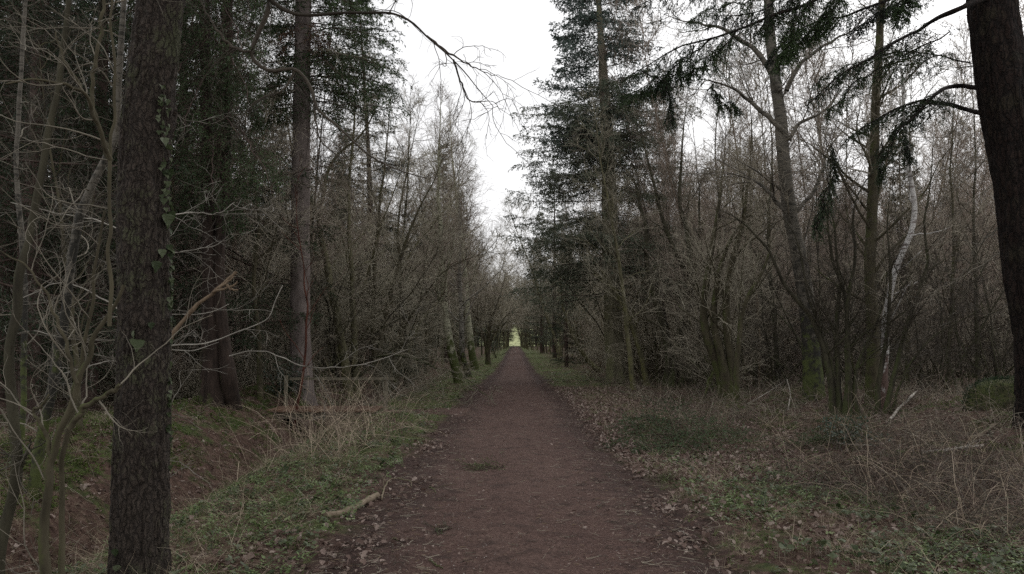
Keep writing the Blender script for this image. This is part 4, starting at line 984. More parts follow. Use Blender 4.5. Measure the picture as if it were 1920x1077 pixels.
stems_obj('bare_bush', 'bush of pale wavy twigs spreading both ways behind the ivy-clad trunk', 'bush',
    [([(300,800),(298,720),(300,660),(330,648),(400,640),(462,618),(510,590),(518,560),(530,535)], 8.0, .014, .004, 1),
     ([(296,800),(296,700),(310,660),(360,658),(410,642)], 7.9, .010, .004, 1),
     ([(290,800),(288,700),(286,600),(320,592),(375,588),(430,570)], 8.1, .011, .004, 1),
     ([(430,668),(470,660),(510,663),(560,684),(620,690),(690,680),(765,655)], [9.5]*7, .008, .003, 0),
     ([(288,620),(286,520),(300,475),(345,472),(400,462),(430,440)], 8.2, .010, .004, 0),
     ([(284,800),(270,700),(240,645),(190,640),(120,635),(60,620),(0,640)], 8.0, .012, .004, 1),
     ([(282,700),(240,600),(190,560),(120,530),(40,560)], 8.2, .010, .004, 0),
     ([(282,760),(250,690),(200,680),(120,700)], 8.0, .010, .004, 0),
     ([(290,640),(260,470),(200,420),(110,400),(20,380)], 8.2, .010, .004, 0),
     ([(292,420),(320,405),(360,400),(410,400),(440,380)], 8.3, .009, .003, 0),
     ([(300,520),(310,240),(350,228),(400,232),(430,215)], 8.3, .010, .003, 0)],
    'twig_pale', 105, 6, 'stem', ('twig_pale', 8, .62, 4, 2, .15, .0022, 45, -.01))
hero('bare_tree', 'weathered twiggy tree in the dark far-left background', 'tree', [([(150,800),(140,640),(120,450),(90,250),(70,50)], None, g_, .04)], 'bark_mossy', 'twig_mid', 106, .04, 22, 1.6, wander=.2, n2=6)
# overhanging limb of a tree that stands behind the ivy-clad trunk
stems_obj('oak_tree', 'tree behind the ivy-clad trunk with sinuous dark limbs hanging over the left of the path', 'tree',
    [([(285,900),(280,600),(285,300),(300,60),(330,-150)], 8.3, .12, .08, 1),
     ([(325,-130),(400,-110),(470,-60),(505,-5),(490,50),(470,108),(500,132),(555,130),(580,150),(588,196),(640,242),(680,282),(730,312),(800,335)], [8.3]+[7.6]*13, .036, .005, 0),
     ([(420,-110),(480,-40),(520,12),(560,28),(640,26),(740,25),(790,60),(850,112),(895,165),(925,200)], [8.3]+[7.3]*9, .029, .003, 0),
     ([(800,68),(850,105),(890,128),(940,145)], 7.3, .012, .002, 0),
     ([(850,112),(868,165),(885,192),(925,190),(940,212)], 7.3, .010, .002, 0),
     ([(478,100),(440,90),(410,60),(385,20),(370,-20)], 7.6, .014, .005, 0),
     ([(588,196),(600,260),(640,300),(655,340)], 7.6, .010, .003, 0),
     ([(555,128),(530,170),(480,190),(440,240)], 7.7, .012, .003, 0)],
    'twig_dark', 107, 9, 'limb', ('twig_dark', 7, .6, 4, 2, .16, .0026, 50, -.07))

# broken branch snag leaning out from behind the ivy-clad trunk
def snag():
    b = P(300, 700, 7.2); base = np.array([b[0], b[1], float(gz(b[0], b[1]))]); t = thing('dead_branch', 'broken tan branch sticking up to the right of the ivy-clad trunk', 'branch', base)
    q = free_line([(290,760),(305,670),(330,620),(365,578),(400,548),(425,528),(443,510)], 7.2, 30, .004, RNG(3)); q[0] = base - [0, 0, .1]
    r = np.linspace(.024, .015, 30) * (1 + .15 * np.sin(np.arange(30) * 1.1)); link('stem', Geo().add(*tubes(q[None], r[None], 8)).mesh('stem', M['bark_tan'], base), t)
    for pts in ([(400,548),(425,540),(442,533),(445,528)], [(412,540),(428,528),(438,519)], [(425,534),(432,542),(446,545)]):
        q = free_line(pts, 7.18, 8, .003, RNG(4)); link('stub', Geo().add(*tubes(q[None], taper(.013, .008, 1, 8), 6)).mesh('stub', M['bark_tan'], base), t)
snag()

# ------------------------------------------------------------------ leaves and tufts
def leaf_mesh(name, mat, L, W, lobes=None, curl=.25, n=5):
    """a leaf built round its mid rib, slightly folded and curled"""
    s = np.linspace(0, 1, n + 2); prof = np.sin(np.pi * s**.8) if lobes is None else np.interp(s, *lobes)
    mid = np.stack([s * L, 0 * s, curl * L * (s - s * s) * 1.0 - .0 * s], 1)
    l = mid + np.stack([0 * s, prof * W / 2, prof * W * .16 + .05 * W * np.sin(s * 9)], 1); r = mid + np.stack([0 * s, -prof * W / 2, prof * W * .22 - .05 * W * np.sin(s * 7)], 1)
    V = np.concatenate([mid, l, r]); m = n + 2; F = []
    for i in range(m - 1): F += [[i, i + 1, m + i + 1, m + i], [i, 2 * m + i, 2 * m + i + 1, i + 1]]
    return Geo().add(V, np.array(F), 0, False).mesh(name, M[mat])
litter = [leaf_mesh('dry_leaf', 'litter', .062, .034, None, c) for c in (.35, -.3, .1)] + [leaf_mesh('oak_leaf', 'litter', .075, .05, ([0, .1, .22, .34, .48, .6, .75, .88, 1], [.05, .5, .3, .85, .55, 1, .6, .7, 0]), c) for c in (.3, -.25)]
ivy_leaf = leaf_mesh('ivy_leaf', 'ivy', .060, .066, ([0, .12, .25, .45, .6, .8, 1], [.5, 1, .75, .85, .45, .25, 0]), .12)
def rosette(seed, mat, n, L, W, h):
    rng = RNG(seed); a = rng.random(n) * 6.28; rr = rng.random(n) * L * 1.3; p = np.stack([np.cos(a) * rr * .5, np.sin(a) * rr * .5, rng.uniform(.2, 1, n) * h], 1)
    d = np.stack([np.cos(a), np.sin(a), rng.uniform(-.3, .4, n)], 1); up = np.stack([rng.normal(0, .3, n), rng.normal(0, .3, n), np.ones(n)], 1)
    V, F = cards(p, d, L * rng.uniform(.6, 1.2, n), W, rng, up)
    return Geo().add(V, F, 0, False).mesh('leaf_rosette', M[mat])
def tuft(seed, mat, n, L, w, spread, K=4):
    rng = RNG(seed); p = np.stack([rng.normal(0, .025, n), rng.normal(0, .025, n), np.zeros(n)], 1); d = np.stack([rng.normal(0, spread, n), rng.normal(0, spread, n), np.ones(n)], 1)
    b = grow(p, d, L * rng.uniform(.5, 1.2, n), K, .12, -.22, rng); t = norm(np.gradient(b, axis=1)); s = norm(np.cross(t, rng.normal(0, 1, (n, 1, 3)))) * (w * np.linspace(1, .2, K))[None, :, None] * .5
    V = np.stack([b - s, b + s], 2); i = np.arange(n)[:, None] * K * 2; k = np.arange(K - 1)[None] * 2
    return Geo().add(V.reshape(-1, 3), np.stack([i + k, i + k + 1, i + k + 3, i + k + 2], -1).reshape(-1, 4), 0, False).mesh('grass_tuft', M[mat])
def litter_twig(seed, mat, L, r):
    rng = RNG(seed); b = grow(np.array([[-L / 2, 0, r]]), np.array([[1.0, 0, 0]]), L, 5, .18, 0, rng); b[:, :, 2] = np.abs(b[:, :, 2]) * .5 + r; return Geo().add(*tubes(b, taper(r, r * .5, 1, 5), 4)).mesh('bit', M[mat])
def pebble(seed):
    rng = RNG(seed); V = np.array([[1, 0, 0], [0, 1, 0], [-1, 0, 0], [0, -1, 0], [0, 0, .7], [0, 0, -.7]]) * rng.uniform(.7, 1.2, (6, 3)) * .008
    return Geo().add(V, np.array([[0, 1, 4], [1, 2, 4], [2, 3, 4], [3, 0, 4], [1, 0, 5], [2, 1, 5], [3, 2, 5], [0, 3, 5]]), 0, False).mesh('pebble', M['grit'])
def field_pts(n, xl, xh, yl, yh, dens, rng, near=1.6, dz=0.0):
    """points with a density that thins with distance, kept with probability dens(x,y,u)"""
    y = yl * (yh / yl)**(rng.random(n)**near); x = rng.uniform(xl, xh, n); k = np.abs(x) < .68 * y + .8; x, y = x[k], y[k]
    u = np.abs(x - path_c(y)) / path_w(y); k = rng.random(len(x)) < dens(x, y, u); x, y = x[k], y[k]
    uu = np.abs(x - path_c(y)) / path_w(y)
    z = gz(x, y) + .012 * (uu < 1) + dz; return np.stack([x, y, z], 1)
def rnd_rot(n, rng, tilt): return np.stack([rng.normal(0, tilt, n), rng.normal(0, tilt, n), rng.random(n) * 6.28], 1)
rngS = RNG(33)
nz = lambda x, y, s, o: fbm2(x * s + o, y * s + o * 2)
# leaf litter
p = field_pts(150000, -12, 16, 4.4, 60, lambda x, y, u: sstep(.8, 1.25, u + (nz(x, y, 2, 3) - .5)) * (0.25 + .75 * sstep(.38, .6, nz(x, y, 1.1, 9))), rngS, 1.5, .008)
p2 = field_pts(60000, 1.2, 5.5, 9.5, 28, lambda x, y, u: sstep(1.0, 1.3, u) * .8 * (1 - sstep(3.2, 5.5, x)), rngS, 1.0, .008); p = np.concatenate([p, p2])
scatter('leaf_litter', p, rnd_rot(len(p), rngS, .45), rngS.uniform(.5, 1.15, len(p)), litter)
# grit and needle debris on the path
p = field_pts(14000, -1.9, 2.1, 4.4, 26, lambda x, y, u: (u < 1.15) * (.4 + .6 * nz(x, y, 1.5, 2)), rngS, 1.3, .002)
scatter('path_grit', p, rnd_rot(len(p), rngS, .5), rngS.uniform(.25, .9, len(p))**1.5, [pebble(1), pebble(2)])
p = field_pts(15000, -2.4, 2.6, 4.4, 26, lambda x, y, u: (u < 1.5) * (.3 + .7 * sstep(.3, .9, u)), rngS, 1.3, .002)
scatter('path_debris', p, rnd_rot(len(p), rngS, .08), rngS.uniform(.4, 1.4, len(p)), [litter_twig(1, 'bramble', .06, .0012), litter_twig(2, 'twig_brown', .10, .002), litter_twig(3, 'strawstem', .05, .001), litter_twig(4, 'twig_dark', .08, .0022), litter_twig(5, 'bark_tan', .035, .003)])
p = field_pts(3500, -2.2, 2.4, 4.4, 26, lambda x, y, u: (u < 1.1) * sstep(.1, 1.0, u) * .8 + .06, rngS, 1.2, .005)
scatter('fallen_leaves_on_path', p, rnd_rot(len(p), rngS, .3), rngS.uniform(.3, .7, len(p)), litter)
# green herbs and ground ivy
def green_d(x, y, u):
    L = (x < 0) * sstep(1.15, 1.4, u) * (1 - sstep(-3.6, -4.4, x)) * (.15 + .6 * np.exp(-((y - 10.5) / 3)**2) + .85 * sstep(.42, .58, nz(x, y, .8, 4)) * sstep(6, 9, y) + .3 * sstep(.5, .6, nz(x, y, 1.6, 14)))
    R_ = (x > 0) * sstep(1.25, 1.7, u) * (.10 + .9 * sstep(.46, .6, nz(x, y, .9, 24)) * (1 - .8 * sstep(3.2, 5, x))) * (1 - .8 * sstep(10, 13, y) * (1 - sstep(26, 34, y)))
    B = (x < -4.9) * sstep(.5, .62, nz(x, y, 1.3, 40)) * .5
    return np.clip(L + R_ + B, 0, 1)
p = field_pts(75000, -9, 11, 4.4, 45, green_d, rngS, 1.45, .01)
scatter('green_ground_cover', p, rnd_rot(len(p), rngS, .3), rngS.uniform(.5, 1.2, len(p)), [rosette(1, 'herb', 7, .035, .024, .05), rosette(2, 'herb', 9, .028, .02, .04), rosette(3, 'ivy', 6, .042, .036, .05), rosette(4, 'herb', 8, .045, .012, .07)])
# grass, living and dead
def grass_d(x, y, u): return sstep(1.1, 1.35, u) * (1 - .85 * sstep(3.2, 4.2, np.abs(x) - .02 * y)) * (.2 + .8 * sstep(.4, .6, nz(x, y, .9, 60)))
p = field_pts(22000, -7, 9, 4.6, 110, grass_d, rngS, 1.0)
scatter('verge_grass', p, rnd_rot(len(p), rngS, .15), rngS.uniform(.45, 1.0, len(p)), [tuft(1, 'grass', 12, .16, .004, .5), tuft(2, 'grass', 10, .12, .004, .7), tuft(3, 'straw', 9, .18, .0035, .8)])
p = field_pts(16000, -7, 12, 4.6, 60, lambda x, y, u: (1 - .8 * np.exp(-((x - 2.4) / .9)**2 - ((y - 12.3) / 1.6)**2)) * sstep(1.25, 1.7, u) * (.12 + .88 * sstep(.45, .62, nz(x, y, .7, 80))) * (1 - .6 * (x > 0) * (y < 9)), rngS, 1.2)
scatter('dead_grass', p, rnd_rot(len(p), rngS, .2), rngS.uniform(.5, 1.1, len(p)), [tuft(5, 'straw', 12, .34, .0042, .75, 6), tuft(6, 'straw', 9, .42, .0042, .95, 6), tuft(7, 'straw', 14, .22, .004, 1.1, 5)])
# moss on the bank and mound
p = field_pts(110000, -9, 12, 6, 40, lambda x, y, u: ((x < -4.7) * sstep(.44, .54, nz(x, y, 1.1, 7)) * .9 + (x > 4.6) * sstep(.56, .66, nz(x, y, 1.0, 77)) * .5 * (y > 11)), rngS, 1.2, .0)
scatter('moss_cushions', p, rnd_rot(len(p), rngS, .4), rngS.uniform(.9, 2.0, len(p)), [rosette(11, 'moss', 12, .03, .008, .025), rosette(12, 'moss', 10, .025, .01, .02)])
# wiry dry stems and brambles
def arcs(name, n, xl, xh, yl, yh, dens, L, r, mats, seed, up=.7, droop=-.14, K=8):
    rng = RNG(seed); p = field_pts(n, xl, xh, yl, yh, dens, rng, 1.1, -.02); m = len(p)
    d = np.stack([rng.normal(0, .6, m), rng.normal(0, .6, m), np.abs(rng.normal(up, .35, m))], 1)
    b = grow(p, d, L * rng.uniform(.35, 1.25, m), K, .14, droop, rng)
    b[:, :, 2] = np.maximum(b[:, :, 2], gz(b[:, :, 0], b[:, :, 1]) + .01)
    g = Geo()
    for i in range(len(mats)):
        s = np.arange(m) % len(mats) == i
        g.add(*tubes(b[s], taper(r * rng.uniform(.6, 1.3, s.sum()), r * .4, s.sum(), K), 3), i)
    return link(name, g.mesh(name, [M[k] for k in mats]), kind='stuff')
arcs('bramble_tangle', 22000, 2.0, 11, 5.2, 19, lambda x, y, u: sstep(2.3, 3.2, u) * sstep(.40, .55, nz(x, y, .55, 5)) * (1 - .5 * (y > 13)) * (1 - .9 * np.exp(-((x - 2.4) / .9)**2 - ((y - 12.3) / 1.6)**2)), .85, .0032, ['bramble', 'bramble', 'twig_dark', 'twig_mid', 'strawstem'], 201, .5)
arcs('bramble_tangle', 5200, -10, -4.2, 5, 30, lambda x, y, u: .3, .6, .0026, ['bramble', 'twig_brown', 'twig_olive'], 202)
arcs('bramble_heap', 14000, 2.6, 7.5, 6, 13, lambda x, y, u: np.exp(-((x - 4.7) / 1.15)**2 - ((y - 9.4) / 1.5)**2), .95, .0034, ['bramble', 'twig_dark', 'bramble', 'twig_mid', 'bramble', 'strawstem'], 207, .8, -.22, 9)
arcs('bramble_heap', 4200, 4, 10, 9, 17, lambda x, y, u: np.exp(-((x - 6.6) / 1.4)**2 - ((y - 12.6) / 1.6)**2), .95, .0034, ['bramble', 'twig_dark', 'twig_brown'], 208, 1.0, -.20, 9)
arcs('dry_tall_grass', 900, -3.9, -1.8, 10.5, 16, lambda x, y, u: np.exp(-((x + 2.9) / .75)**2 - ((y - 13.2) / 1.7)**2), 1.25, .0040, ['strawstem', 'bramble', 'strawstem'], 203, 1.6, -.16)
arcs('dry_tall_grass', 700, -3.4, -1.5, 5.5, 12, lambda x, y, u: sstep(1.25, 1.7, u) * .7, .35, .0022, ['strawstem', 'bramble'], 204, .5, -.15)
arcs('withered_bracken', 7500, 3.2, 14, 16, 42, lambda x, y, u: sstep(1.8, 2.6, u) * .8, .68, .0055, ['bramble', 'twig_brown', 'twig_mid'], 205, .8, -.12)
arcs('withered_bracken', 5000, -14, -3.4, 20, 45, lambda x, y, u: .8, .9, .0055, ['bramble', 'twig_brown', 'twig_olive'], 206, 1.0, -.12)

# ------------------------------------------------------------------ ivy climbing the near trunk
def ivy():
    t = thing('ivy_vine', 'ivy climbing the right side of the big foreground trunk', 'ivy', bA + [0.15, -0.05, 0]); base = bA + [0.15, -0.05, 0]
    rng = RNG(9)
    def surf(px, py):   # point on the trunk's camera-facing surface
        z = P(px, py, 5.3)[2]; k = int(np.clip(np.searchsorted(qA[:, 2], z), 1, len(qA) - 1)); c = qA[k]; R_ = .158 if z > 1 else .178
        x = P(px, py, 5.25)[0]; dx = np.clip((x - c[0]) / R_, -.995, .995)
        n = np.array([dx, -math.sqrt(1 - dx * dx), 0]); return c + n * (R_ + .004), n
    for path in ([(322,900),(318,760),(320,640),(318,520),(314,420),(300,330),(299,240),(305,180),(300,150)], [(322,640),(326,560),(322,500)], [(268,700),(264,640),(262,600)]):
        pts = np.array([surf(*q)[0] for q in path]); q = resample(pts, 40, .004, rng); link('stem', Geo().add(*tubes(q[None], taper(.004, .002, 1, 40), 5)).mesh('stem', M['twig_dark'], base), t)
    L = [(303,212,1),(299,262,1.3),(300,283,1.2),(301,322,1.6),(299,357,1),(297,374,1),(299,402,2),(308,398,1.6),(316,460,1),(319,470,1),(322,478,.9),(296,470,1.2),(290,496,1.6),(318,520,1.1),(320,530,1.2),(265,640,1.9),(262,622,1),(284,606,1),(318,640,.9),(320,300,.8),(303,240,.9),(305,190,1),(300,170,.8),(322,560,1),(318,600,.9),(325,500,1),(300,340,1),(301,385,1),(304,430,.9),(322,680,.8),(232,1022,1),(235,1050,1)]
    for px, py, s in L + [(300 + rng.normal(0, 3), y, .7) for y in rng.uniform(170, 420, 44)] + [(319 + rng.normal(0, 3), y, .7) for y in rng.uniform(440, 900, 44)]:
        q, n = surf(px, py); o = link('leaf', ivy_leaf, t, q + n * .018 - base)
        az = math.atan2(n[1], n[0]); o.rotation_euler = (rng.normal(0, .5), math.radians(70 + rng.normal(0, 18)), az + rng.normal(0, .5)); o.scale = (s * .85,) * 3
ivy()
def ivy_patch(cx, cy, n, R_, seed, lab):
    rng = RNG(seed); base = np.array([cx, cy, float(gz(cx, cy))]); t = thing('ivy_plant', lab, 'ivy', base)
    st = Geo()
    for i in range(n):
        a = rng.random() * 6.28; r = R_ * math.sqrt(rng.random()); x, y = cx + r * math.cos(a), cy + r * math.sin(a) * .7; z = float(gz(x, y)) + rng.uniform(.03, .12)
        o = link('leaf', ivy_leaf, t, np.array([x, y, z]) - base); o.rotation_euler = (rng.normal(0, .4), rng.normal(.2, .4), rng.random() * 6.28); o.scale = (rng.uniform(.8, 1.4),) * 3
        st.add(*tubes(resample([[x, y, z - .14], [x + .004, y, z - .05], [x, y, z]], 5)[None], taper(.0015, .001, 1, 5), 3))
    link('stalks', st.mesh('stalks', M['twig_brown'], base), t)
x0 = bA[0]
ivy_patch(x0 + .02, 5.02, 46, .34, 91, 'cluster of broad ivy leaves at the foot of the foreground trunk')
ivy_patch(x0 - .75, 5.3, 34, .40, 92, 'ivy growing low between the elder stems at bottom left')
for px, py, lab in [(1650, 975, 'ivy leaves among dry brambles at bottom right'), (1760, 1010, 'ivy spreading in the bottom right corner'), (1560, 1050, 'ivy low on the verge at the bottom, right of the path')]:
    q = G(px, py); ivy_patch(q[0], q[1], 34, .45, px, lab)
def holly(px, py, H, n, lab, seed, d=None):
    b = G(px, py); rng = RNG(seed); t = thing('holly_bush', lab, 'bush', b); K = 10; m = 14
    p0 = np.tile(b, (m, 1)) + rng.normal(0, .12, (m, 3)) * [1, 1, 0]; st = grow(p0, np.stack([rng.normal(0, .5, m), rng.normal(0, .5, m), np.ones(m)], 1), H * rng.uniform(.5, 1.1, m), K, .12, .02, rng)
    g = Geo().add(*tubes(st, taper(.012, .003, m, K), 4)); p, dd, par, tt, r = kids(st, taper(.012, .003, m, K), 12, .2, 1, 55, 12, rng); b2 = grow(p, dd, H * .25, 5, .1, -.02, rng); g.add(*tubes(b2, taper(.004, .002, len(p), 5), 3)); link('stems', g.mesh('stems', M['bark_mossy'], b), t)
    k = rng.integers(0, len(b2), n); kk = rng.integers(0, 4, n); q = b2[k, kk] + rng.normal(0, .03, (n, 3)); V, F = cards(q, rng.normal(0, 1, (n, 3)), .06 * rng.uniform(.6, 1.2, n), .034, rng)
    link('leaves', Geo().add(V, F, 0, False).mesh('leaves', M['holly'], b), t)
holly(770, 722, 2.2, 2600, 'glossy blue-green holly between the hazel and the three birches', 7)
holly(735, 715, 1.6, 1500, 'smaller holly beside the hazel foot, left of the glossy one', 8)
holly(930, 672, 3.6, 3500, 'dark evergreen bush bulging at the left edge of the far path', 9)
holly(545, 745, 1.0, 900, 'low holly scrub at the foot of the tall pinkish trunk', 10)
holly(1590, 842, .55, 500, 'dark low evergreen sprout in front of the crossing stems', 12)

# ------------------------------------------------------------------ mossy stump on the right
def stump():
    b = G(1880, 765); t = thing('tree_stump', 'low mossy stump mound beside the foot of the huge trunk', 'stump', b)
    a = np.linspace(0, 2 * np.pi, 49)[:-1]; h = np.linspace(0, 1, 26); A, H = np.meshgrid(a, h)
    R_ = .62 * np.sqrt(np.clip(1 - (H * .98)**2.6, 0, 1)) * (1 + .35 * (fbm2(A / 6.283 * 6 % 6, H * 3 + 4) - .5) + .10 * np.cos(A * 2)); V = np.stack([np.cos(A) * R_, np.sin(A) * R_ * .8, H * .62 * (1 + .12 * (fbm2(A, H * 4) - .5)) - .1], -1)
    n = 48; i = np.arange(25)[:, None] * n; k = np.arange(n)[None]; F = np.stack([i + k, i + (k + 1) % n, i + n + (k + 1) % n, i + n + k], -1).reshape(-1, 4)
    link('wood', Geo().add(V, F).mesh('wood', M['bark_mossy']), t)
    rng = RNG(4); m = 3800; ii = rng.integers(0, 26, m); jj = rng.integers(0, 48, m); q = V[ii, jj]; dd = norm(q * [1, 1, 1.4]) + rng.normal(0, .5, (m, 3)); Vc, Fc = cards(q + rng.normal(0, .015, q.shape), dd, .055, .012, rng); link('moss', Geo().add(Vc, Fc, 0, False).mesh('moss', M['spruce']), t)
stump()

# ------------------------------------------------------------------ footbridge over the ditch
def box(x0, x1, y0, y1, z0, z1, bev=.006):
    v = np.array([[x, y, z] for x in (x0, x1) for y in (y0, y1) for z in (z0, z1)], float)
    return v, np.array([[0, 1, 3, 2], [4, 6, 7, 5], [0, 4, 5, 1], [2, 3, 7, 6], [0, 2, 6, 4], [1, 5, 7, 3]])
def board(x0, x1, y0, y1, z0, z1, b=.008):
    """box with chamfered long top edges"""
    p = np.array([[x0, z0], [x1, z0], [x1, z1 - b], [x1 - b, z1], [x0 + b, z1], [x0, z1 - b]]); V = np.concatenate([np.column_stack([p[:, 0], np.full(6, y), p[:, 1]]) for y in (y0, y1)])
    g = Geo(); g.add(V, np.array([[i, (i + 1) % 6, 6 + (i + 1) % 6, 6 + i] for i in range(6)]), 0, False); g.add(V, np.array([[5, 4, 3, 2, 1, 0], [6, 7, 8, 9, 10, 11]]), 0, False); return g
def wood_mat(name, a, b_):
    m, t, b = new_mat(name, .85); co = obj_co(t); n = noise(t, 12, co, 5, .7, (1, .12, 1)); r = obj_rand(t)
    t.links.new(ramp(t, math_(t, 'MULTIPLY_ADD', r, .3, math_(t, 'SUBTRACT', n, .15)), [(.3, a), (.7, b_)]), b.inputs['Base Color']); bump(t, b, n, .5, .004); return m
M['plank'] = wood_mat('orange_brown_planks', (.075, .043, .028), (.19, .115, .075)); M['rail'] = wood_mat('weathered_grey_timber', (.10, .09, .065), (.26, .23, .17))
def bridge():
    c = P(640, 775, 18.3); cx = -4.28; base = np.array([cx, 18.3, 0.0]); t = thing('footbridge', 'low plank footbridge crossing the ditch left of the path', 'bridge', base)
    x = -1.15; i = 0; rng = RNG(2); gm = board(-.07, .07, -.6, .6, 0, .045).mesh('plank', M['plank'])
    while x < 1.15:
        o = link('plank', gm, t, (x, rng.normal(0, .015), .045 + rng.normal(0, .003))); o.rotation_euler = (0, rng.normal(0, .01), rng.normal(0, .012)); x += .152
    for y in (-.45, .45):
        v, f = box(-1.3, 1.3, y - .06, y + .06, -.10, .043); link('beam', Geo().add(v, f, 0, False).mesh('beam', M['rail']), t)
    for x in (-1.1, 1.25):
        v, f = box(x - .035, x + .035, .63, .70, -.5, .80); link('post', Geo().add(v, f, 0, False).mesh('post', M['rail']), t)
    v, f = box(-1.0, 1.45, .585, .627, .69, .75); link('rail', Geo().add(v, f, 0, False).mesh('rail', M['rail']), t)
bridge()

# ------------------------------------------------------------------ fallen wood
def lying(name, label, cat, pts, r0, r1, mat, seed, twigs=0, lift=0.0, S=10, part='wood', l=.3):
    rng = RNG(seed); q = []
    for k, (px, py) in enumerate(pts):
        w = G(px, py); w[2] += r0 + lift * k / (len(pts) - 1); q.append(w)
    base = q[0].copy(); base[2] = float(gz(base[0], base[1])); q = resample(q, 28, .004, rng); rad = taper(r0, r1, 1, 28) * (1 + .10 * np.sin(np.arange(28) * .9 + seed)[None])
    a = np.arange(S)[None] * 6.283 / S; shp = 1 + .22 * (vn2(a * 1.5, np.linspace(0, 8, 28)[:, None]) - .5)
    g = Geo().add(*tubes(q[None], rad, S, shp[None]))
    n0 = 0; g.add(tubes(q[None], rad, S, shp[None])[0][:S], np.array([list(range(S))[::-1]]), 0, False)
    if twigs:
        p, d, par, tt, r = kids(q[None], rad, twigs, .25, 1, 45, 12, rng); d[:, 2] = np.abs(d[:, 2]) * .5; b = grow(p, d, l * rng.uniform(.4, 1.2, len(p)), 7, .15, -.02, rng); g.add(*tubes(b, taper(np.maximum(r * .5, .0016), .0012, len(p), 7), 4))
    o = link(name, g.mesh(name, M[mat], base)); o.location = base; return tag(o, label, cat)
M['deadwood'] = bark_mat('weathered_dead_wood', (.12, .09, .06), (.32, .26, .19), .1, scale=9, bumpd=.006)
M['deadpale'] = bark_mat('bleached_dead_wood', (.30, .27, .23), (.55, .51, .45), 0, scale=9)
lying('fallen_log', 'crooked fallen log lying on the left verge beside the path edge', 'log', [(611,976),(640,970),(668,955),(690,945),(707,934)], .034, .030, 'deadwood', 1)
lying('fallen_branch', 'short thin stick just above the end of the crooked log', 'branch', [(716,938),(722,915),(735,902),(768,903),(772,915)], .011, .005, 'deadwood', 2, 3)
lying('fallen_branch', 'pale bare branch poking up in front of the thin dark stem clump', 'branch', [(1668,790),(1690,768),(1710,752),(1726,738)], .028, .012, 'deadpale', 3, 2, .12)
lying('fallen_branch', 'long pale branch lying level near the huge right-hand trunk', 'branch', [(1728,852),(1770,851),(1810,848),(1846,847)], .024, .016, 'deadpale', 4, 3, .05)
lying('fallen_branch', 'thin white stick lying on the brambles right of the verge', 'branch', [(1522,833),(1560,840),(1600,853),(1636,862)], .010, .004, 'deadpale', 5, 0, .18)
lying('fallen_branch', 'grey branch half buried beside the huge right-hand trunk', 'branch', [(1822,832),(1850,815),(1866,802)], .04, .02, 'deadwood', 6)
lying('fallen_branch', 'bare forked twig lying at the right edge of the path', 'branch', [(1272,995),(1285,1000),(1296,1010)], .005, .003, 'deadpale', 7)
lying('fallen_branch', 'small curved stick on the path near the bottom left', 'branch', [(806,1052),(815,1060),(830,1068)], .006, .004, 'deadwood', 8)
lying('fallen_branch', 'dark short stick lying flat at the left edge of the path', 'branch', [(735,1012),(750,1014),(765,1011)], .007, .005, 'deadwood', 9)
lying('fallen_branch', 'reddish curled twig on the path edge right of the crooked log', 'branch', [(805,915),(812,918),(818,925)], .006, .003, 'deadwood', 10, 2)
lying('fallen_branch', 'long bare branch arching over the right verge in front of the stool', 'branch', [(1395,762),(1440,745),(1478,722)], .010, .004, 'deadpale', 13, 4, .25)
lying('fallen_branch', 'forked pale stick standing out of dry stems, far right verge', 'branch', [(1478,770),(1482,750),(1476,735)], .014, .006, 'deadpale', 14, 4, .3)
def brash(name, label, lines, seed, n2, mat, card=.035, cw=.008, ratio=.3, lift=.1, nk=16):
    rng = RNG(seed); b = G(*lines[0][0][:2]); t = thing(name, label, 'branch', b)
    for pts in lines:
        q = [G(px, py) for px, py, in [(p[0], p[1]) for p in pts]]
        for k, p in enumerate(pts): q[k] = q[k] + [0, 0, (p[2] if len(p) > 2 else 0.03)]
        q = resample(q, 10, .004, rng)[None]; L = np.array([np.linalg.norm(np.diff(q[0], axis=0), axis=1).sum()]); wood, leaf = spruce_foliage(q, L, rng, n2, card, cw, nk, .02, 3, ratio)
        g = Geo()
        for w in wood: g.add(*w, 0)
        for l in leaf: g.add(*l, 1, False)
        link('spray', g.mesh('spray', [M['bark_spruce'], M[mat]], b), t)
brash('fallen_conifer_branch', 'big fallen conifer branch with green needles on the right verge', [[(1315,838),(1262,832,.14),(1200,836,.14),(1142,840,.05)], [(1315,840),(1280,818,.2),(1225,812,.26),(1160,822,.14)], [(1275,835,.05),(1255,812,.30),(1232,800,.55)], [(1300,838,.05),(1285,810,.25),(1262,800,.50)], [(1320,850),(1305,838,.22),(1285,850,.15)], [(1290,845,.05),(1240,850,.10),(1190,850,.06)], [(1260,832,.05),(1215,815,.2),(1190,806,.24)], [(1330,845,.05),(1345,830,.16),(1365,822,.12)]], 301, 24, 'brash', .060, .012, .30, .1, 13)
brash('fallen_conifer_branch', 'second dark green branch lying among dry stems further right', [[(1640,830),(1600,820,.2),(1560,835,.1)], [(1490,845),(1520,835,.1),(1560,838,.1)]], 302, 26, 'brash', .045, .012, .3, .1, 14)
brash('conifer_sprig', 'green conifer sprig lying across the middle of the path', [[(966,877,.01),(925,878,.02),(880,872,.01)], [(925,878,.01),(905,882,.01),(890,880,.01)]], 303, 14, 'sprig', .028, .006, .28, 0, 12)
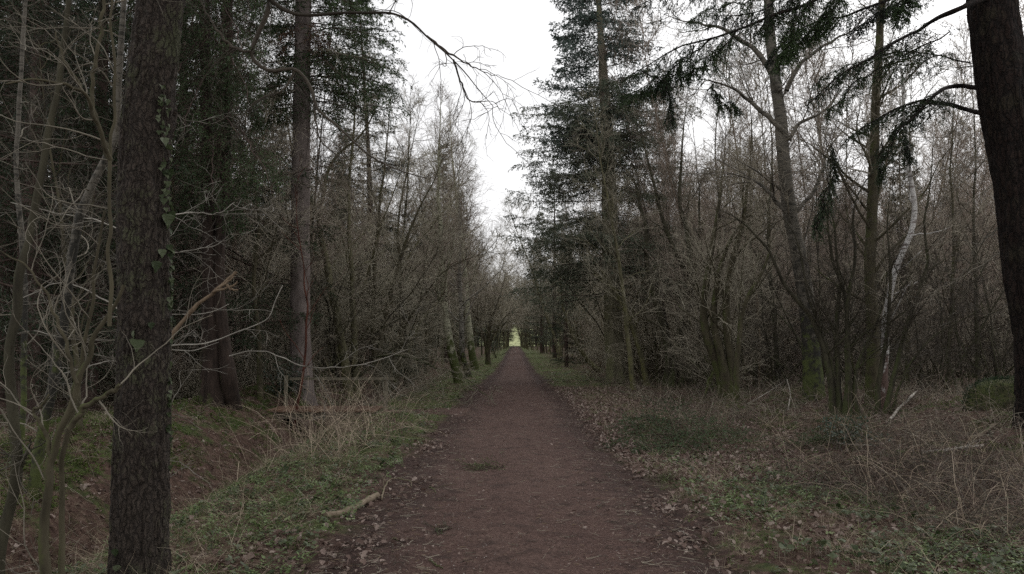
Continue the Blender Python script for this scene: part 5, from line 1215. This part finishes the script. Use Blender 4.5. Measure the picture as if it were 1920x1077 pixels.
brash('conifer_sprig', 'tiny faded sprig on the path left of the middle', [[(850,992,.01),(835,992,.01),(815,996,.01)]], 304, 10, 'fir_grey', .022, .004, .25, 0, 9)
brash('conifer_sprig', 'small green sprig at the right path edge below the big fallen branch', [[(1215,905,.01),(1235,902,.05),(1255,905,.02)]], 305, 14, 'sprig', .028, .005, .4, 0, 12)
# dark trees framing the bright opening at the end of the avenue
for i, (k, x, y, sc) in enumerate([('spruce1', -2.2, 246, .66), ('spruce1', 2.1, 249, .68), ('spruce1', -2.0, 253, .62), ('spruce1', 1.9, 240, .66), ('spruce0', -2.3, 240, 1.25), ('spruce2', 3.7, 253, 1.15), ('spruce2', -3.7, 252, 1.15), ('spruce0', -3.6, 243, 1.0), ('spruce0', 3.4, 241, .95), ('spruce2', -4.6, 238, 1.1), ('spruce2', 4.4, 244, 1.1), ('spruce1', -1.9, 226, .95), ('spruce1', 2.6, 222, .95),
        ('spruce2', -6.5, 240, 1.1), ('spruce2', 6.2, 238, 1.1), ('spruce2', -8.5, 242, 1.2), ('spruce2', 8.4, 240, 1.2), ('spruce2', -11, 240, 1.2), ('spruce2', 11, 240, 1.2), ('spruce0', -6, 236, 1.1), ('spruce0', 6, 235, 1.1), ('ash2', -1.9, 205, 1.0), ('ash0', 2.0, 198, 1.0), ('ash0', -2.0, 180, 1.0), ('ash1', 2.2, 172, .9), ('ash1', -2.3, 158, .9), ('ash2', 2.3, 150, 1.1), ('ash2', -2.5, 138, 1.1)]):
    side = 'left' if x < 0 else 'right'
    plant(k, 'end_tree', f'tree in the dark clump {side} of the bright gap ending the path', 'tree', x, y, sc, i * 1.3, f'trees framing the {side} side of the far gap')

# labels: the three nearest of every group are told apart by their place
groups = {}
for o in SC.objects:
    if o.parent is None and o.get('group'): groups.setdefault(o['group'], []).append(o)
for g, os_ in groups.items():
    if len(os_) < 5: continue
    os_.sort(key=lambda o: o.location.y)
    for k, w in enumerate(('nearest ', 'second nearest ', 'third nearest ')): os_[k]['label'] = w + os_[k]['label']
    for o in os_[3:]: o['label'] = 'farther ' + o['label']
